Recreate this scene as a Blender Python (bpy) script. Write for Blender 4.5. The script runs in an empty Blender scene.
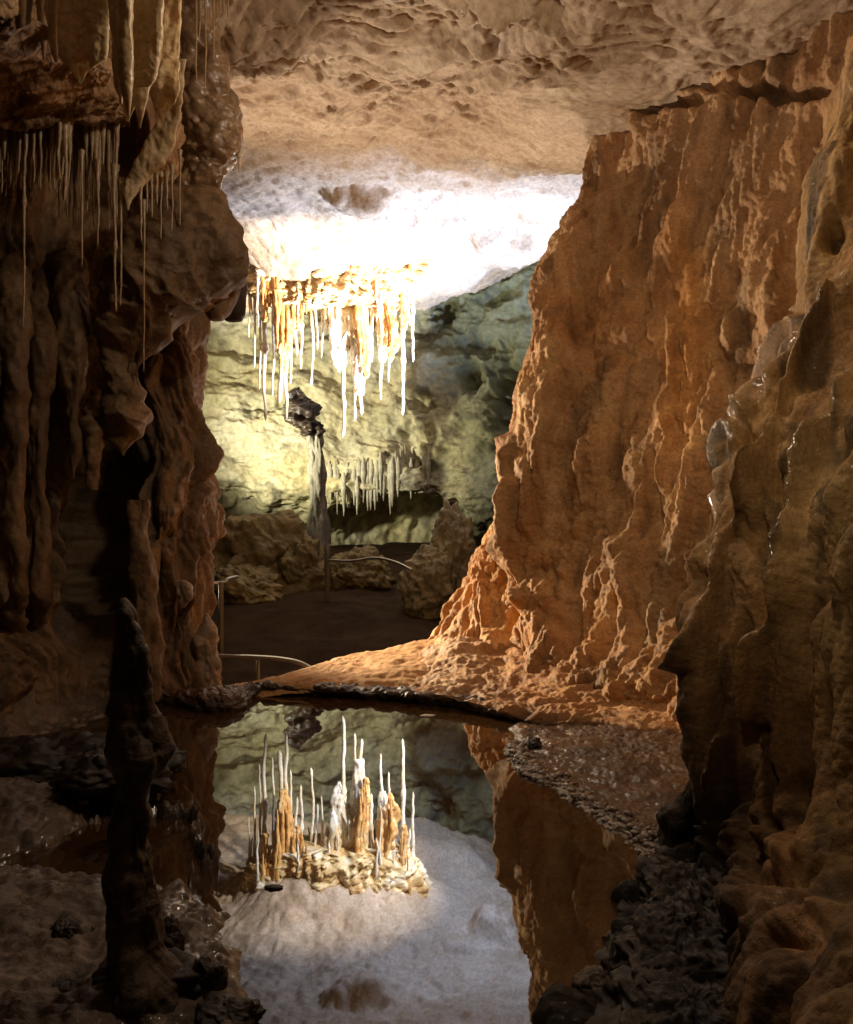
import bpy, math, random
import numpy as np

R = math.radians
random.seed(11)
rng = np.random.default_rng(11)
scene = bpy.context.scene
COL = scene.collection
F, CX, CY, H = 740.0, 426.5, 512.0, 1.4


def W(px, py, d):
    """a sight direction and a distance -> a place in the cave (metres, water level z = 0)"""
    return np.array([(px - CX) / F * d, d, H + (CY - py) / F * d])


# ------------------------------------------------------------------ noise
_perm = np.random.default_rng(5).permutation(256)
_perm = np.concatenate([_perm, _perm, _perm])
_g = np.random.default_rng(6).normal(size=(256, 3))
_g /= np.linalg.norm(_g, axis=1)[:, None]


def perlin(p):
    p = np.asarray(p, float)
    i = np.floor(p).astype(int)
    f = p - i
    u = f * f * f * (f * (f * 6 - 15) + 10)
    i &= 255
    out = 0
    for dx in (0, 1):
        wx = u[:, 0] if dx else 1 - u[:, 0]
        for dy in (0, 1):
            wy = u[:, 1] if dy else 1 - u[:, 1]
            for dz in (0, 1):
                wz = u[:, 2] if dz else 1 - u[:, 2]
                h = _perm[_perm[_perm[(i[:, 0] + dx) & 255] + ((i[:, 1] + dy) & 255)] + ((i[:, 2] + dz) & 255)]
                g = _g[h]
                out = out + wx * wy * wz * (g[:, 0] * (f[:, 0] - dx) + g[:, 1] * (f[:, 1] - dy) + g[:, 2] * (f[:, 2] - dz))
    return out * 1.5


def fbm(p, o=4, gain=.5):
    a, s, p = 1.0, 0, np.array(p, float)
    for k in range(o):
        s = s + a * perlin(p + k * 17.3)
        p = p * 2.03
        a *= gain
    return s


def ridged(p, o=3, gain=.5):
    a, s, p = 1.0, 0, np.array(p, float)
    for k in range(o):
        s = s + a * (1 - 2.2 * np.abs(perlin(p + k * 11.7)))
        p = p * 2.1
        a *= gain
    return s


def billow(p, o=3, gain=.5):
    a, s, p = 1.0, 0, np.array(p, float)
    for k in range(o):
        s = s + a * 2.6 * (np.sqrt(perlin(p + k * 11.7) ** 2 + .0016))
        p = p * 2.1
        a *= gain
    return s


_wr = np.random.default_rng(9).random((256, 3))


def worley(p):
    p = np.asarray(p, float)
    i = np.floor(p).astype(int)
    best = np.full(len(p), 9.0)
    for dx in (-1, 0, 1):
        for dy in (-1, 0, 1):
            for dz in (-1, 0, 1):
                c = i + (dx, dy, dz)
                h = _perm[_perm[_perm[c[:, 0] & 255] + (c[:, 1] & 255)] + (c[:, 2] & 255)]
                q = c + _wr[h] - p
                best = np.minimum(best, (q * q).sum(1))
    return np.sqrt(best)


def popcorn(p):
    return np.clip(1 - worley(p) ** 2 * 1.6, 0, 1)


def sstep(a, b, x):
    t = np.clip((x - a) / (b - a), 0, 1)
    return t * t * (3 - 2 * t)


def seg_dist(q, pts):
    """distance of 2-D points q to a polyline, and the place along it"""
    best = np.full(len(q), 1e9)
    pts = np.array(pts, float)
    for a, b in zip(pts[:-1], pts[1:]):
        ab = b - a
        t = np.clip(((q - a) @ ab) / (ab @ ab), 0, 1)
        best = np.minimum(best, np.linalg.norm(q - a - t[:, None] * ab, axis=1))
    return best


def poly_sdf(q, pts):
    """> 0 inside"""
    pts = np.array(pts, float)
    d = seg_dist(q, np.vstack([pts, pts[:1]]))
    ins = np.zeros(len(q), bool)
    n = len(pts)
    for k in range(n):
        a, b = pts[k], pts[(k + 1) % n]
        if a[1] == b[1]:
            continue
        c = ((a[1] > q[:, 1]) != (b[1] > q[:, 1])) & (q[:, 0] < (b[0] - a[0]) * (q[:, 1] - a[1]) / (b[1] - a[1]) + a[0])
        ins ^= c
    return np.where(ins, d, -d)


# ------------------------------------------------------------------ mesh helpers
def mesh_obj(name, V, faces, mat, origin=None, tint=None, smooth=True, wet=None):
    V = np.asarray(V, float)
    if origin is None:
        origin = np.array([V[:, 0].mean(), V[:, 1].mean(), V[:, 2].min()])
    me = bpy.data.meshes.new(name)
    me.vertices.add(len(V))
    me.vertices.foreach_set('co', (V - origin).astype(np.float32).ravel())
    faces = np.asarray(faces, np.int32)
    k = faces.shape[1]
    me.loops.add(faces.size)
    me.loops.foreach_set('vertex_index', faces.ravel())
    me.polygons.add(len(faces))
    me.polygons.foreach_set('loop_start', np.arange(0, faces.size, k, dtype=np.int32))
    me.polygons.foreach_set('use_smooth', np.full(len(faces), smooth))
    me.update(calc_edges=True)
    if tint is not None:
        at = me.color_attributes.new('tint', 'FLOAT_COLOR', 'POINT')
        at.data.foreach_set('color', np.concatenate([tint, np.ones((len(tint), 1))], 1).astype(np.float32).ravel())
    if wet is not None:
        aw = me.attributes.new('wet', 'FLOAT', 'POINT')
        aw.data.foreach_set('value', wet.astype(np.float32))
    me.materials.append(mat)
    o = bpy.data.objects.new(name, me)
    o.location = origin
    COL.objects.link(o)
    return o


def tag(o, label=None, cat=None, group=None, kind=None):
    if label: o['label'] = label
    if cat: o['category'] = cat
    if group: o['group'] = group
    if kind: o['kind'] = kind
    return o


def grid_faces(nu, nv, wrap=False):
    a = np.arange(nv)[:, None] * nu + np.arange(nu)[None]
    if wrap:
        a = np.concatenate([a, a[:, :1]], 1)
    f = np.stack([a[:-1, :-1], a[:-1, 1:], a[1:, 1:], a[1:, :-1]], -1)
    return f.reshape(-1, 4)


def catmull(c, n):
    """c: (k, ...) control values -> (n, ...)"""
    c = np.asarray(c, float)
    k = len(c)
    t = np.linspace(0, k - 1, n)
    i = np.minimum(t.astype(int), k - 2)
    f = (t - i).reshape((-1,) + (1,) * (c.ndim - 1))
    g = lambda j: c[np.clip(j, 0, k - 1)]
    p0, p1, p2, p3 = g(i - 1), g(i), g(i + 1), g(i + 2)
    return .5 * (2 * p1 + (p2 - p0) * f + (2 * p0 - 5 * p1 + 4 * p2 - p3) * f ** 2 + (3 * p1 - p0 - 3 * p2 + p3) * f ** 3)


def normals(P):
    du = np.gradient(P, axis=1)
    dv = np.gradient(P, axis=0)
    n = np.cross(du, dv)
    return n / (np.linalg.norm(n, axis=-1)[..., None] + 1e-9)


def proj(V):
    y = np.maximum(V[:, 1], .3)
    return np.stack([CX + F * V[:, 0] / y, CY - F * (V[:, 2] - H) / y], 1)


def patch(name, rows, nu, nv, disp, mat, ridges=(), pits=(), tint=None, toward=None, push=0.0):
    """a rock face: a coarse net of places, smoothed, then carved by disp(P) along its normal"""
    ctrl = np.array([[W(*c) for c in r] for r in rows])
    P = catmull(ctrl, nv)
    P = catmull(P.transpose(1, 0, 2), nu).transpose(1, 0, 2)
    N = normals(P)
    V = P.reshape(-1, 3)
    n = N.reshape(-1, 3)
    eye = np.array(toward if toward is not None else (0, 0, H))
    if ((eye - V) * n).sum() < 0:
        n = -n
    q = proj(V)
    d = disp(V)
    d = d - d.mean() - push
    qw = q + 7 * np.stack([fbm(V * 3.1, 2), fbm(V * 3.1 + 40, 2)], 1)
    wet = np.zeros(len(V))
    for pts, w, a in ridges:
        dd = seg_dist(qw, pts)
        wet = np.maximum(wet, np.exp(-(dd / w / .6) ** 2) * np.clip(.8 + 1.1 * fbm(V * 9, 3), 0, 1))
        d = d + a * np.exp(-(dd / w) ** 2)
    for px, py, rx, ry, a in pits:
        e = ((qw[:, 0] - px) / rx) ** 2 + ((qw[:, 1] - py) / ry) ** 2
        d = d - a * np.exp(-e ** 1.25)
    V2 = V + n * d[:, None]
    T = tint(V2, q) if tint else None
    return mesh_obj(name, V2, grid_faces(nu, nv), mat, tint=T, wet=wet)


def tongue_verts(rows, d, thick, na=40, nt=120, disp=None, lean=0.0, lobes=None, cap=True, seed=0, power=2.3):
    """closed hanging / standing rock body: rows of (py, left px, right px[, distance])"""
    rows = np.array([list(r) + ([d] if len(r) == 3 else []) for r in rows], float)
    r = catmull(rows, nt)
    th = np.linspace(0, 2 * np.pi, na, endpoint=False)
    c, s = np.cos(th), np.sin(th)
    cc = np.sign(c) * np.abs(c) ** (2 / power)
    ss = np.sign(s) * np.abs(s) ** (2 / power)
    py, L, Rr, dd = r[:, 0], r[:, 1], np.maximum(r[:, 2], r[:, 1] + .4), r[:, 3]
    xc = ((L + Rr) / 2 - CX) / F * dd
    rx = (Rr - L) / 2 / F * dd
    z = H + (CY - py) / F * dd
    V = np.zeros((nt, na, 3))
    V[..., 0] = xc[:, None] + rx[:, None] * cc
    V[..., 1] = dd[:, None] + rx[:, None] * thick * ss
    V[..., 2] = z[:, None]
    N = np.zeros_like(V)
    N[..., 0] = c
    N[..., 1] = s
    V = V.reshape(-1, 3)
    n = N.reshape(-1, 3)
    rr = np.repeat(rx, na)
    if disp is not None:
        k = np.minimum(1, rr / .05)
        V = V + n * (disp(V + seed * 3.7) * k)[:, None]
    f = grid_faces(na, nt, True)
    top = V[:na].mean(0)
    bot = V[-na:].mean(0)
    m = len(V)
    V = np.vstack([V, top, bot])
    a = np.arange(na)
    b = (a + 1) % na
    f1 = np.stack([np.full(na, m), b, a, a], 1)
    f2 = np.stack([np.full(na, m + 1), m - 2 + 2 - na + a, m - na + b, m - na + b], 1)
    f2[:, 1] = m - na + a
    return V, f, (f1[:, :3], f2[:, :3])


def join_parts(parts):
    """parts: list of (V, quads, (tri, tri)) -> V, tris"""
    Vs, fs, off = [], [], 0
    for V, q, t in parts:
        Vs.append(V)
        fs.append(np.concatenate([q[:, [0, 1, 2]], q[:, [0, 2, 3]], t[0], t[1]]) + off)
        off += len(V)
    return np.vstack(Vs), np.concatenate(fs)


def tongues(name, specs, mat, tint=None, hang=True):
    V, f = join_parts([tongue_verts(**s) for s in specs])
    org = np.array([V[:, 0].mean(), V[:, 1].mean(), V[:, 2].max() if hang else V[:, 2].min()])
    return mesh_obj(name, V, f, mat, origin=org, tint=tint(V, proj(V)) if tint else None)


def boulder(name, c, r, seed, mat, amp=.25, fine=.04, nu=90, nv=60, facet=.0, tint=None):
    th = np.linspace(0, 2 * np.pi, nu, endpoint=False)
    ph = np.linspace(.02, np.pi - .02, nv)
    D = np.stack([np.sin(ph)[:, None] * np.cos(th), np.sin(ph)[:, None] * np.sin(th), np.cos(ph)[:, None] * np.ones(nu)], -1).reshape(-1, 3)
    rad = 1 + amp * fbm(D * 1.3 + seed * 9.1, 4) + facet * ridged(D * 1.1 + seed * 3.3, 2)
    V = D * rad[:, None] * np.array(r)
    V = V + D * (fine * fbm(V * 6 / max(r) + seed, 4))[:, None] + np.array(c)
    f = grid_faces(nu, nv, True)
    m = len(V)
    V = np.vstack([V, V[:nu].mean(0), V[-nu:].mean(0)])
    a = np.arange(nu)
    b = (a + 1) % nu
    t1 = np.stack([np.full(nu, m), a, b], 1)
    t2 = np.stack([np.full(nu, m + 1), m - nu + b, m - nu + a], 1)
    F3 = np.concatenate([f[:, [0, 1, 2]], f[:, [0, 2, 3]], t1, t2])
    return mesh_obj(name, V, F3, mat, tint=tint(V, None) if tint else None)


def straw(name, px, top, tip, w, d, mat, seed=0, knob=None, taper=.55, na=10, mid=None):
    """one thin stalactite: top / tip heights as sight lines, width in sight units"""
    a, b = W(px, top, d), W(px, tip, d)
    r0 = w / 2 / F * d
    n = max(14, int((tip - top) / 3))
    t = np.linspace(0, 1, n)
    rad = r0 * (1.0 - (1 - taper) * t) * (1 + 1.3 * np.exp(-t * 12)) * (1 + .3 * perlin(np.stack([t * (tip - top) / 9, t * 0 + seed * 1.7, t * 0], 1)) + .12 * perlin(np.stack([t * (tip - top) / 3, t * 0 + seed * 2.7, t * 0 + 3], 1)))
    if knob:
        rad *= 1 + .9 * np.exp(-((t - knob) / .03) ** 2)
    rad *= np.sqrt(np.clip((1 - t) / .03, 0.02, 1))
    th = np.linspace(0, 2 * np.pi, na, endpoint=False)
    ax = a[None] + (b - a)[None] * t[:, None]
    ax[:, 0] += r0 * (1.1 * perlin(np.stack([t * 2.5, t * 0 + seed, t * 0 + 5], 1)) + .35 * perlin(np.stack([t * 9, t * 0 + seed, t * 0 + 8], 1)))
    V = ax[:, None, :] + rad[:, None, None] * np.stack([np.cos(th), np.sin(th), th * 0], -1)[None]
    V = V.reshape(-1, 3)
    f = grid_faces(na, n, True)
    return mesh_obj(name, V, f, mat, origin=a)


def tube(pts, r, na=10):
    pts = np.array(pts, float)
    n = len(pts)
    T = np.gradient(pts, axis=0)
    T /= np.linalg.norm(T, axis=1)[:, None]
    up = np.array([0, 0, 1.0]) if abs(T[:, 2]).max() < .9 else np.array([1.0, 0, 0])
    A = np.cross(T, up)
    A /= np.linalg.norm(A, axis=1)[:, None]
    B = np.cross(A, T)
    th = np.linspace(0, 2 * np.pi, na, endpoint=False)
    V = pts[:, None] + r * (np.cos(th)[None, :, None] * A[:, None] + np.sin(th)[None, :, None] * B[:, None])
    V = V.reshape(-1, 3)
    f = grid_faces(na, n, True)
    m = len(V)
    V = np.vstack([V, pts[0], pts[-1]])
    a = np.arange(na)
    b = (a + 1) % na
    F3 = np.concatenate([f[:, [0, 1, 2]], f[:, [0, 2, 3]], np.stack([a * 0 + m, b, a], 1), np.stack([a * 0 + m + 1, m - na + a, m - na + b], 1)])
    return V, F3


# ------------------------------------------------------------------ materials
def rock(name, ca, cb, cc=None, scale=3.0, rough=(.35, .8), bump=.35, fine=40, tinted=False, streak=False, sss=0.0, dist=.02, spec=.4, coat=0.0, wet=False):
    m = bpy.data.materials.new(name)
    m.use_nodes = True
    nt = m.node_tree
    N, L = nt.nodes, nt.links
    b = N['Principled BSDF']
    tc = N.new('ShaderNodeTexCoord')
    mp = N.new('ShaderNodeMapping')
    L.new(tc.outputs['Object'], mp.inputs[0])
    if streak:
        mp.inputs['Scale'].default_value = (1.6, 1.6, .35)
    n1 = N.new('ShaderNodeTexNoise')
    n1.inputs['Scale'].default_value = scale
    n1.inputs['Detail'].default_value = 8
    n1.inputs['Roughness'].default_value = .62
    n1.inputs['Distortion'].default_value = .4
    L.new(mp.outputs[0], n1.inputs['Vector'])
    r1 = N.new('ShaderNodeValToRGB')
    r1.color_ramp.elements[0].position = .32
    r1.color_ramp.elements[1].position = .68
    r1.color_ramp.elements[0].color = (*ca, 1)
    r1.color_ramp.elements[1].color = (*cb, 1)
    if cc:
        e = r1.color_ramp.elements.new(.52)
        e.color = (*cc, 1)
    L.new(n1.outputs['Fac'], r1.inputs[0])
    n2 = N.new('ShaderNodeTexNoise')
    n2.inputs['Scale'].default_value = fine
    n2.inputs['Detail'].default_value = 6
    n2.inputs['Roughness'].default_value = .7
    L.new(tc.outputs['Object'], n2.inputs['Vector'])
    # small dark specks and mottling
    mx = N.new('ShaderNodeMix')
    mx.data_type = 'RGBA'
    mx.blend_type = 'MULTIPLY'
    mx.inputs[0].default_value = .75
    r2 = N.new('ShaderNodeValToRGB')
    r2.color_ramp.elements[0].position = .3
    r2.color_ramp.elements[0].color = (.45, .4, .36, 1)
    r2.color_ramp.elements[1].position = .62
    r2.color_ramp.elements[1].color = (1, 1, 1, 1)
    L.new(n2.outputs['Fac'], r2.inputs[0])
    L.new(r1.outputs[0], mx.inputs[6])
    L.new(r2.outputs[0], mx.inputs[7])
    col = mx.outputs[2]
    if tinted:
        at = N.new('ShaderNodeAttribute')
        at.attribute_name = 'tint'
        m2 = N.new('ShaderNodeMix')
        m2.data_type = 'RGBA'
        m2.blend_type = 'MULTIPLY'
        m2.inputs[0].default_value = 1
        L.new(col, m2.inputs[6])
        L.new(at.outputs['Color'], m2.inputs[7])
        col = m2.outputs[2]
    L.new(col, b.inputs['Base Color'])
    n3 = N.new('ShaderNodeTexNoise')
    n3.inputs['Scale'].default_value = scale * 2.7
    n3.inputs['Detail'].default_value = 5
    L.new(mp.outputs[0], n3.inputs['Vector'])
    mr = N.new('ShaderNodeMapRange')
    mr.inputs[1].default_value = .35
    mr.inputs[2].default_value = .65
    mr.inputs[3].default_value = rough[0]
    mr.inputs[4].default_value = rough[1]
    L.new(n3.outputs['Fac'], mr.inputs[0])
    if wet:
        aw = N.new('ShaderNodeAttribute')
        aw.attribute_name = 'wet'
        m3 = N.new('ShaderNodeMix')
        L.new(aw.outputs['Fac'], m3.inputs[0])
        L.new(mr.outputs[0], m3.inputs[2])
        m3.inputs[3].default_value = .11
        L.new(m3.outputs[0], b.inputs['Roughness'])
        mw = N.new('ShaderNodeMath')
        mw.operation = 'MULTIPLY_ADD'
        mw.inputs[1].default_value = .8
        mw.inputs[2].default_value = .03
        L.new(aw.outputs['Fac'], mw.inputs[0])
        L.new(mw.outputs[0], b.inputs['Coat Weight'])
        b.inputs['Coat Roughness'].default_value = .12
        b.inputs['Coat IOR'].default_value = 1.7
    else:
        L.new(mr.outputs[0], b.inputs['Roughness'])
    b.inputs['Specular IOR Level'].default_value = spec
    if coat:
        b.inputs['Coat Weight'].default_value = coat
        b.inputs['Coat Roughness'].default_value = .18
    if sss:
        b.inputs['Subsurface Weight'].default_value = sss
        b.inputs['Subsurface Radius'].default_value = (.12, .06, .025)
        b.inputs['Subsurface Scale'].default_value = .25
    bp = N.new('ShaderNodeBump')
    bp.inputs['Strength'].default_value = bump
    bp.inputs['Distance'].default_value = dist
    n4 = N.new('ShaderNodeTexNoise')
    n4.inputs['Scale'].default_value = fine * .45
    n4.inputs['Detail'].default_value = 9
    n4.inputs['Roughness'].default_value = .68
    L.new(tc.outputs['Object'], n4.inputs['Vector'])
    L.new(n4.outputs['Fac'], bp.inputs['Height'])
    L.new(bp.outputs[0], b.inputs['Normal'])
    return m


def plain(name, col, rough=.5, metal=0.0):
    m = bpy.data.materials.new(name)
    m.use_nodes = True
    N, L = m.node_tree.nodes, m.node_tree.links
    b = N['Principled BSDF']
    n = N.new('ShaderNodeTexNoise')
    n.inputs['Scale'].default_value = 30
    r = N.new('ShaderNodeValToRGB')
    r.color_ramp.elements[0].color = (*[c * .6 for c in col], 1)
    r.color_ramp.elements[1].color = (*col, 1)
    L.new(n.outputs['Fac'], r.inputs[0])
    L.new(r.outputs[0], b.inputs['Base Color'])
    b.inputs['Roughness'].default_value = rough
    b.inputs['Metallic'].default_value = metal
    return m


M_CEIL = rock('ceiling limestone', (.40, .27, .16), (.62, .47, .33), scale=.9, rough=(.55, .9), bump=.5, fine=16, dist=.05)
M_RIGHT = rock('orange flowstone', (.50, .32, .17), (1, .84, .62), cc=(.82, .6, .4), scale=2.2, rough=(.45, .85), bump=.8, fine=42, tinted=True, streak=True, dist=.035)
M_NEAR = rock('wet brown flowstone', (.22, .135, .06), (.56, .375, .20), scale=2.6, rough=(.45, .8), bump=.9, fine=50, tinted=True, streak=True, dist=.02, spec=.35, wet=True)
M_LEFT = rock('dark brown flowstone', (.14, .09, .05), (.36, .245, .145), scale=2.4, rough=(.4, .8), bump=.7, fine=40, tinted=True, streak=True, dist=.02)
M_BACK = rock('green lit limestone', (.33, .31, .22), (.58, .55, .43), scale=.7, rough=(.6, .9), bump=.5, fine=7, tinted=True, dist=.07)
M_FLOOR = rock('dark trodden floor', (.028, .016, .008), (.055, .033, .017), scale=1.5, rough=(.8, .98), bump=.4, fine=25, spec=.08)
M_SLOPE = rock('orange sand', (.50, .27, .11), (.66, .38, .17), scale=2.5, rough=(.7, .95), bump=.3, fine=45)
M_MUD = rock('pale wet mud', (.10, .072, .056), (.24, .185, .145), scale=4, rough=(.3, .75), bump=.9, fine=45, tinted=True, spec=.5, wet=True)
M_DARK = rock('black wet rock', (.016, .009, .006), (.05, .03, .018), scale=5, rough=(.3, .7), bump=.5, fine=50, spec=.45)
M_RIM = rock('wet rimstone', (.05, .03, .018), (.14, .085, .05), scale=5, rough=(.2, .6), bump=.5, fine=45, tinted=True, spec=.5)
M_PEB = rock('wet pebbles', (.09, .06, .045), (.36, .28, .22), scale=14, rough=(.06, .3), bump=.3, fine=90, spec=.9)
M_DRAPE = rock('honey drapery', (.58, .38, .17), (.92, .72, .44), scale=3, rough=(.3, .55), bump=.3, fine=40, streak=True, sss=.15, spec=.5, dist=.01)
M_STRAW = rock('tan straws', (.50, .36, .22), (.80, .66, .48), scale=9, rough=(.25, .5), bump=.1, fine=60, sss=.3, dist=.006)
M_TAN = rock('brown straws', (.30, .20, .10), (.58, .42, .25), scale=9, rough=(.25, .55), bump=.1, fine=60, sss=.2, dist=.006)
M_WHITE = rock('white calcite', (.86, .68, .42), (.92, .88, .80), cc=(.90, .82, .68), scale=1.6, rough=(.3, .6), bump=.3, fine=26, sss=.2, dist=.02)
M_GOLD = rock('golden drapery', (.58, .25, .06), (.92, .78, .54), cc=(.80, .46, .16), scale=2.0, rough=(.35, .6), bump=.4, fine=20, sss=.25, streak=True, dist=.03)
M_BOULD = rock('olive boulder', (.13, .105, .04), (.30, .245, .11), scale=1.2, rough=(.6, .9), bump=.5, fine=14, dist=.05)
M_BOULD2 = rock('grey green boulder', (.20, .18, .10), (.44, .40, .27), scale=1.6, rough=(.6, .9), bump=.5, fine=16, dist=.04)
M_METAL = plain('dull steel', (.45, .45, .43), .35, .8)
M_POST = plain('weathered post', (.16, .14, .10), .6)


# ------------------------------------------------------------------ setting: water, floor, ceiling
def water():
    m = bpy.data.materials.new('still pool water')
    m.use_nodes = True
    N, L = m.node_tree.nodes, m.node_tree.links
    b = N['Principled BSDF']
    tc = N.new('ShaderNodeTexCoord')
    n = N.new('ShaderNodeTexNoise')
    n.inputs['Scale'].default_value = 2.2
    n.inputs['Detail'].default_value = 6
    L.new(tc.outputs['Object'], n.inputs['Vector'])
    r = N.new('ShaderNodeValToRGB')
    r.color_ramp.elements[0].color = (.030, .014, .005, 1)
    r.color_ramp.elements[1].color = (.075, .037, .014, 1)
    L.new(n.outputs['Fac'], r.inputs[0])
    L.new(r.outputs[0], b.inputs['Base Color'])
    b.inputs['Roughness'].default_value = .6
    b.inputs['Specular IOR Level'].default_value = 0
    g = N.new('ShaderNodeBsdfGlossy')
    g.inputs['Roughness'].default_value = .012
    g.inputs['Color'].default_value = (.90, .95, 1, 1)
    fr = N.new('ShaderNodeFresnel')
    fr.inputs['IOR'].default_value = 2.1
    n2 = N.new('ShaderNodeTexNoise')
    n2.inputs['Scale'].default_value = 3
    n2.inputs['Detail'].default_value = 2
    L.new(tc.outputs['Object'], n2.inputs['Vector'])
    bp = N.new('ShaderNodeBump')
    bp.inputs['Strength'].default_value = .02
    bp.inputs['Distance'].default_value = .01
    L.new(n2.outputs['Fac'], bp.inputs['Height'])
    L.new(bp.outputs[0], g.inputs['Normal'])
    mx = N.new('ShaderNodeMixShader')
    L.new(fr.outputs[0], mx.inputs[0])
    L.new(b.outputs[0], mx.inputs[1])
    L.new(g.outputs[0], mx.inputs[2])
    L.new(mx.outputs[0], N['Material Output'].inputs['Surface'])
    out = np.array([(-4.5, .2), (2.2, .2), (2.2, 5.4), (.3, 5.55), (-1.0, 5.75), (-4.5, 5.9)])
    V = np.c_[out, np.zeros(len(out))]
    me = bpy.data.meshes.new('pool_water')
    me.from_pydata([tuple(v) for v in V], [], [tuple(range(len(V)))])
    me.materials.append(m)
    o = bpy.data.objects.new('pool_water', me)
    COL.objects.link(o)
    tag(o, 'still brown pool mirroring the lit stalactites', kind='structure')


water()

# cave floor: pool bed near, low walkway behind the pool, far chamber
nx, ny = 420, 420
yy = np.linspace(-3, 27, ny)
xx = np.linspace(-13, 12, nx)
X, Y = np.meshgrid(xx, yy)
P = np.stack([X.ravel(), Y.ravel(), 0 * X.ravel()], 1)
z = np.interp(P[:, 1], [-3, 5.6, 6.4, 9, 12.8, 18, 27], [-.45, -.45, -.95, -.75, -.2, .1, .6])
z += .06 * fbm(P * 1.2, 4) + .10 * fbm(P * .35, 2) * sstep(7, 9, P[:, 1])
P[:, 2] = z
tag(mesh_obj('cave_floor', P, grid_faces(nx, ny), M_FLOOR, origin=np.zeros(3)), 'dark trodden floor of the far chamber behind the pool', kind='structure')

# ceiling
nv, nu = 640, 620
d_ = np.concatenate([np.linspace(-3, 3.2, 60), np.geomspace(3.25, 20.75, nv - 60)])
k_ = np.linspace(-1.15, .95, nu)
D, K = np.meshgrid(d_, k_, indexing='ij')
X = K * np.maximum(D, 4.0) + .0
P = np.stack([X.ravel(), D.ravel(), np.zeros(D.size)], 1)
zc = np.interp(P[:, 1], [-3, 2, 4.5, 6.0, 6.7, 7.4, 9, 11, 12.5, 14.5, 16, 18, 20, 20.25, 20.75],
               [4.7, 4.8, 4.95, 5.16, 5.36, 5.62, 6.08, 6.52, 6.82, 6.92, 6.92, 7.15, 7.0, 7.2, 9.5])
x, y = P[:, 0], P[:, 1]
zc += np.clip(sstep(15, 20, y) * .36 * (x - .4), -.15, 2.5)
zc -= .03 * np.clip(-x - 3.2, 0, 9) ** 2
zc -= .95 * np.exp(-((x + 2.0) / 1.85) ** 4 - ((y - 16.1) / 1.3) ** 2)
zc -= .40 * np.exp(-((x - 2.3) / 1.2) ** 2 - ((y - 8.8) / 2.0) ** 2)
# hanging blocks
for bx, by, rx, ry, a in ((-1.12, 12.4, .55, .3, .42), (1.28, 14.8, .35, .35, .5), (1.9, 14.9, .25, .3, .42), (.75, 14.4, .5, .25, .18),
                          (.35, 18.3, 1.0, .45, .34), (2.3, 17.6, .5, .4, .25), (-3.2, 12.0, .6, .5, .15), (.2, 10.6, .5, .3, .12)):
    wx = x + .12 * fbm(P * 2.3, 3)
    wy = y + .12 * fbm(P * 2.3 + 30, 3)
    zc -= a * np.exp(-(((wx - bx) / rx) ** 4 + ((wy - by) / ry) ** 4))
q = P * np.array([1, 1.0, 1])
warp = .5 * np.stack([fbm(q * .8, 2), fbm(q * .8 + 20, 2), 0 * x], 1)
near = 1 - sstep(6.2, 7.6, y)
n = .16 * fbm(q * .55, 3)
n += (.055 + .05 * near) * ridged((q + warp) * np.array([.9, 1.6, 1]), 4, .55)
n += .035 * ridged((q + warp) * np.array([2.4, 4.2, 1]) + 9, 3, .55)
n += .03 * ridged((q + .6 * warp) * np.array([3.2, 6.5, 1]) + 19, 3, .6) * (1 - near)
n += .026 * fbm((q + .3 * warp) * 5.5, 4, .6)
n += .06 * near * billow((q + warp) * np.array([1.1, 2.4, 1]) + 50, 3)
n += .07 * near * np.abs(fbm((q + warp) * 1.7 + 70, 3))
P[:, 2] = zc - (n - n.mean()) * (1 - .6 * sstep(.6, 1.8, x) * (1 - sstep(9, 11, y)))
tag(mesh_obj('cave_ceiling', P, grid_faces(nu, nv), M_CEIL, origin=np.zeros(3)), 'rough pale limestone ceiling, blown out white above the lamp', kind='structure')

# ------------------------------------------------------------------ far chamber wall
rows = []
for py in (140, 200, 260, 320, 380, 430, 470, 505, 540, 580, 640):
    dd = {140: 21.2, 200: 21.4, 260: 21.6, 320: 21.6, 380: 21.2, 430: 20.9, 470: 20.6, 505: 20.8, 540: 22.2, 580: 22.6, 640: 22.0}[py]
    rows.append([(px, py, dd + o) for px, o in ((60, -3.0), (150, -1.2), (215, -.2), (270, .1), (330, .1), (390, .1), (440, -.3), (490, -1.0), (540, -2.0), (640, -4))])


def d_back(V):
    blk = worley((V + .3 * np.stack([fbm(V, 2), fbm(V + 9, 2), fbm(V + 19, 2)], 1)) * np.array([.8, .8, 1.5]))
    return .35 * fbm(V * .5, 3) + .28 * (blk - .5) + .10 * ridged(V * np.array([.9, .9, 1.7]), 4) + .05 * fbm(V * 3.4, 4)


def t_back(V, q):
    n = fbm(V * .5 + 5, 3)[:, None]
    a = np.array([1.0, 1.0, .95])
    b = np.array([1.12, 1.06, .76])
    t = np.clip(.5 + n * .8, 0, 1)
    c = a * (1 - t) + b * t
    s = sstep(.25, .7, fbm(V * np.array([1.1, 1.1, 1.6]) + 31, 4))[:, None]
    c = c * (1 - .55 * s)
    r = sstep(390, 480, q[:, 0] - .25 * (q[:, 1] - 380))[:, None]  # shadow over the right side of the wall, put into the tint
    return c * (1 - r) + c * np.array([.32, .35, .32]) * r


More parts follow.
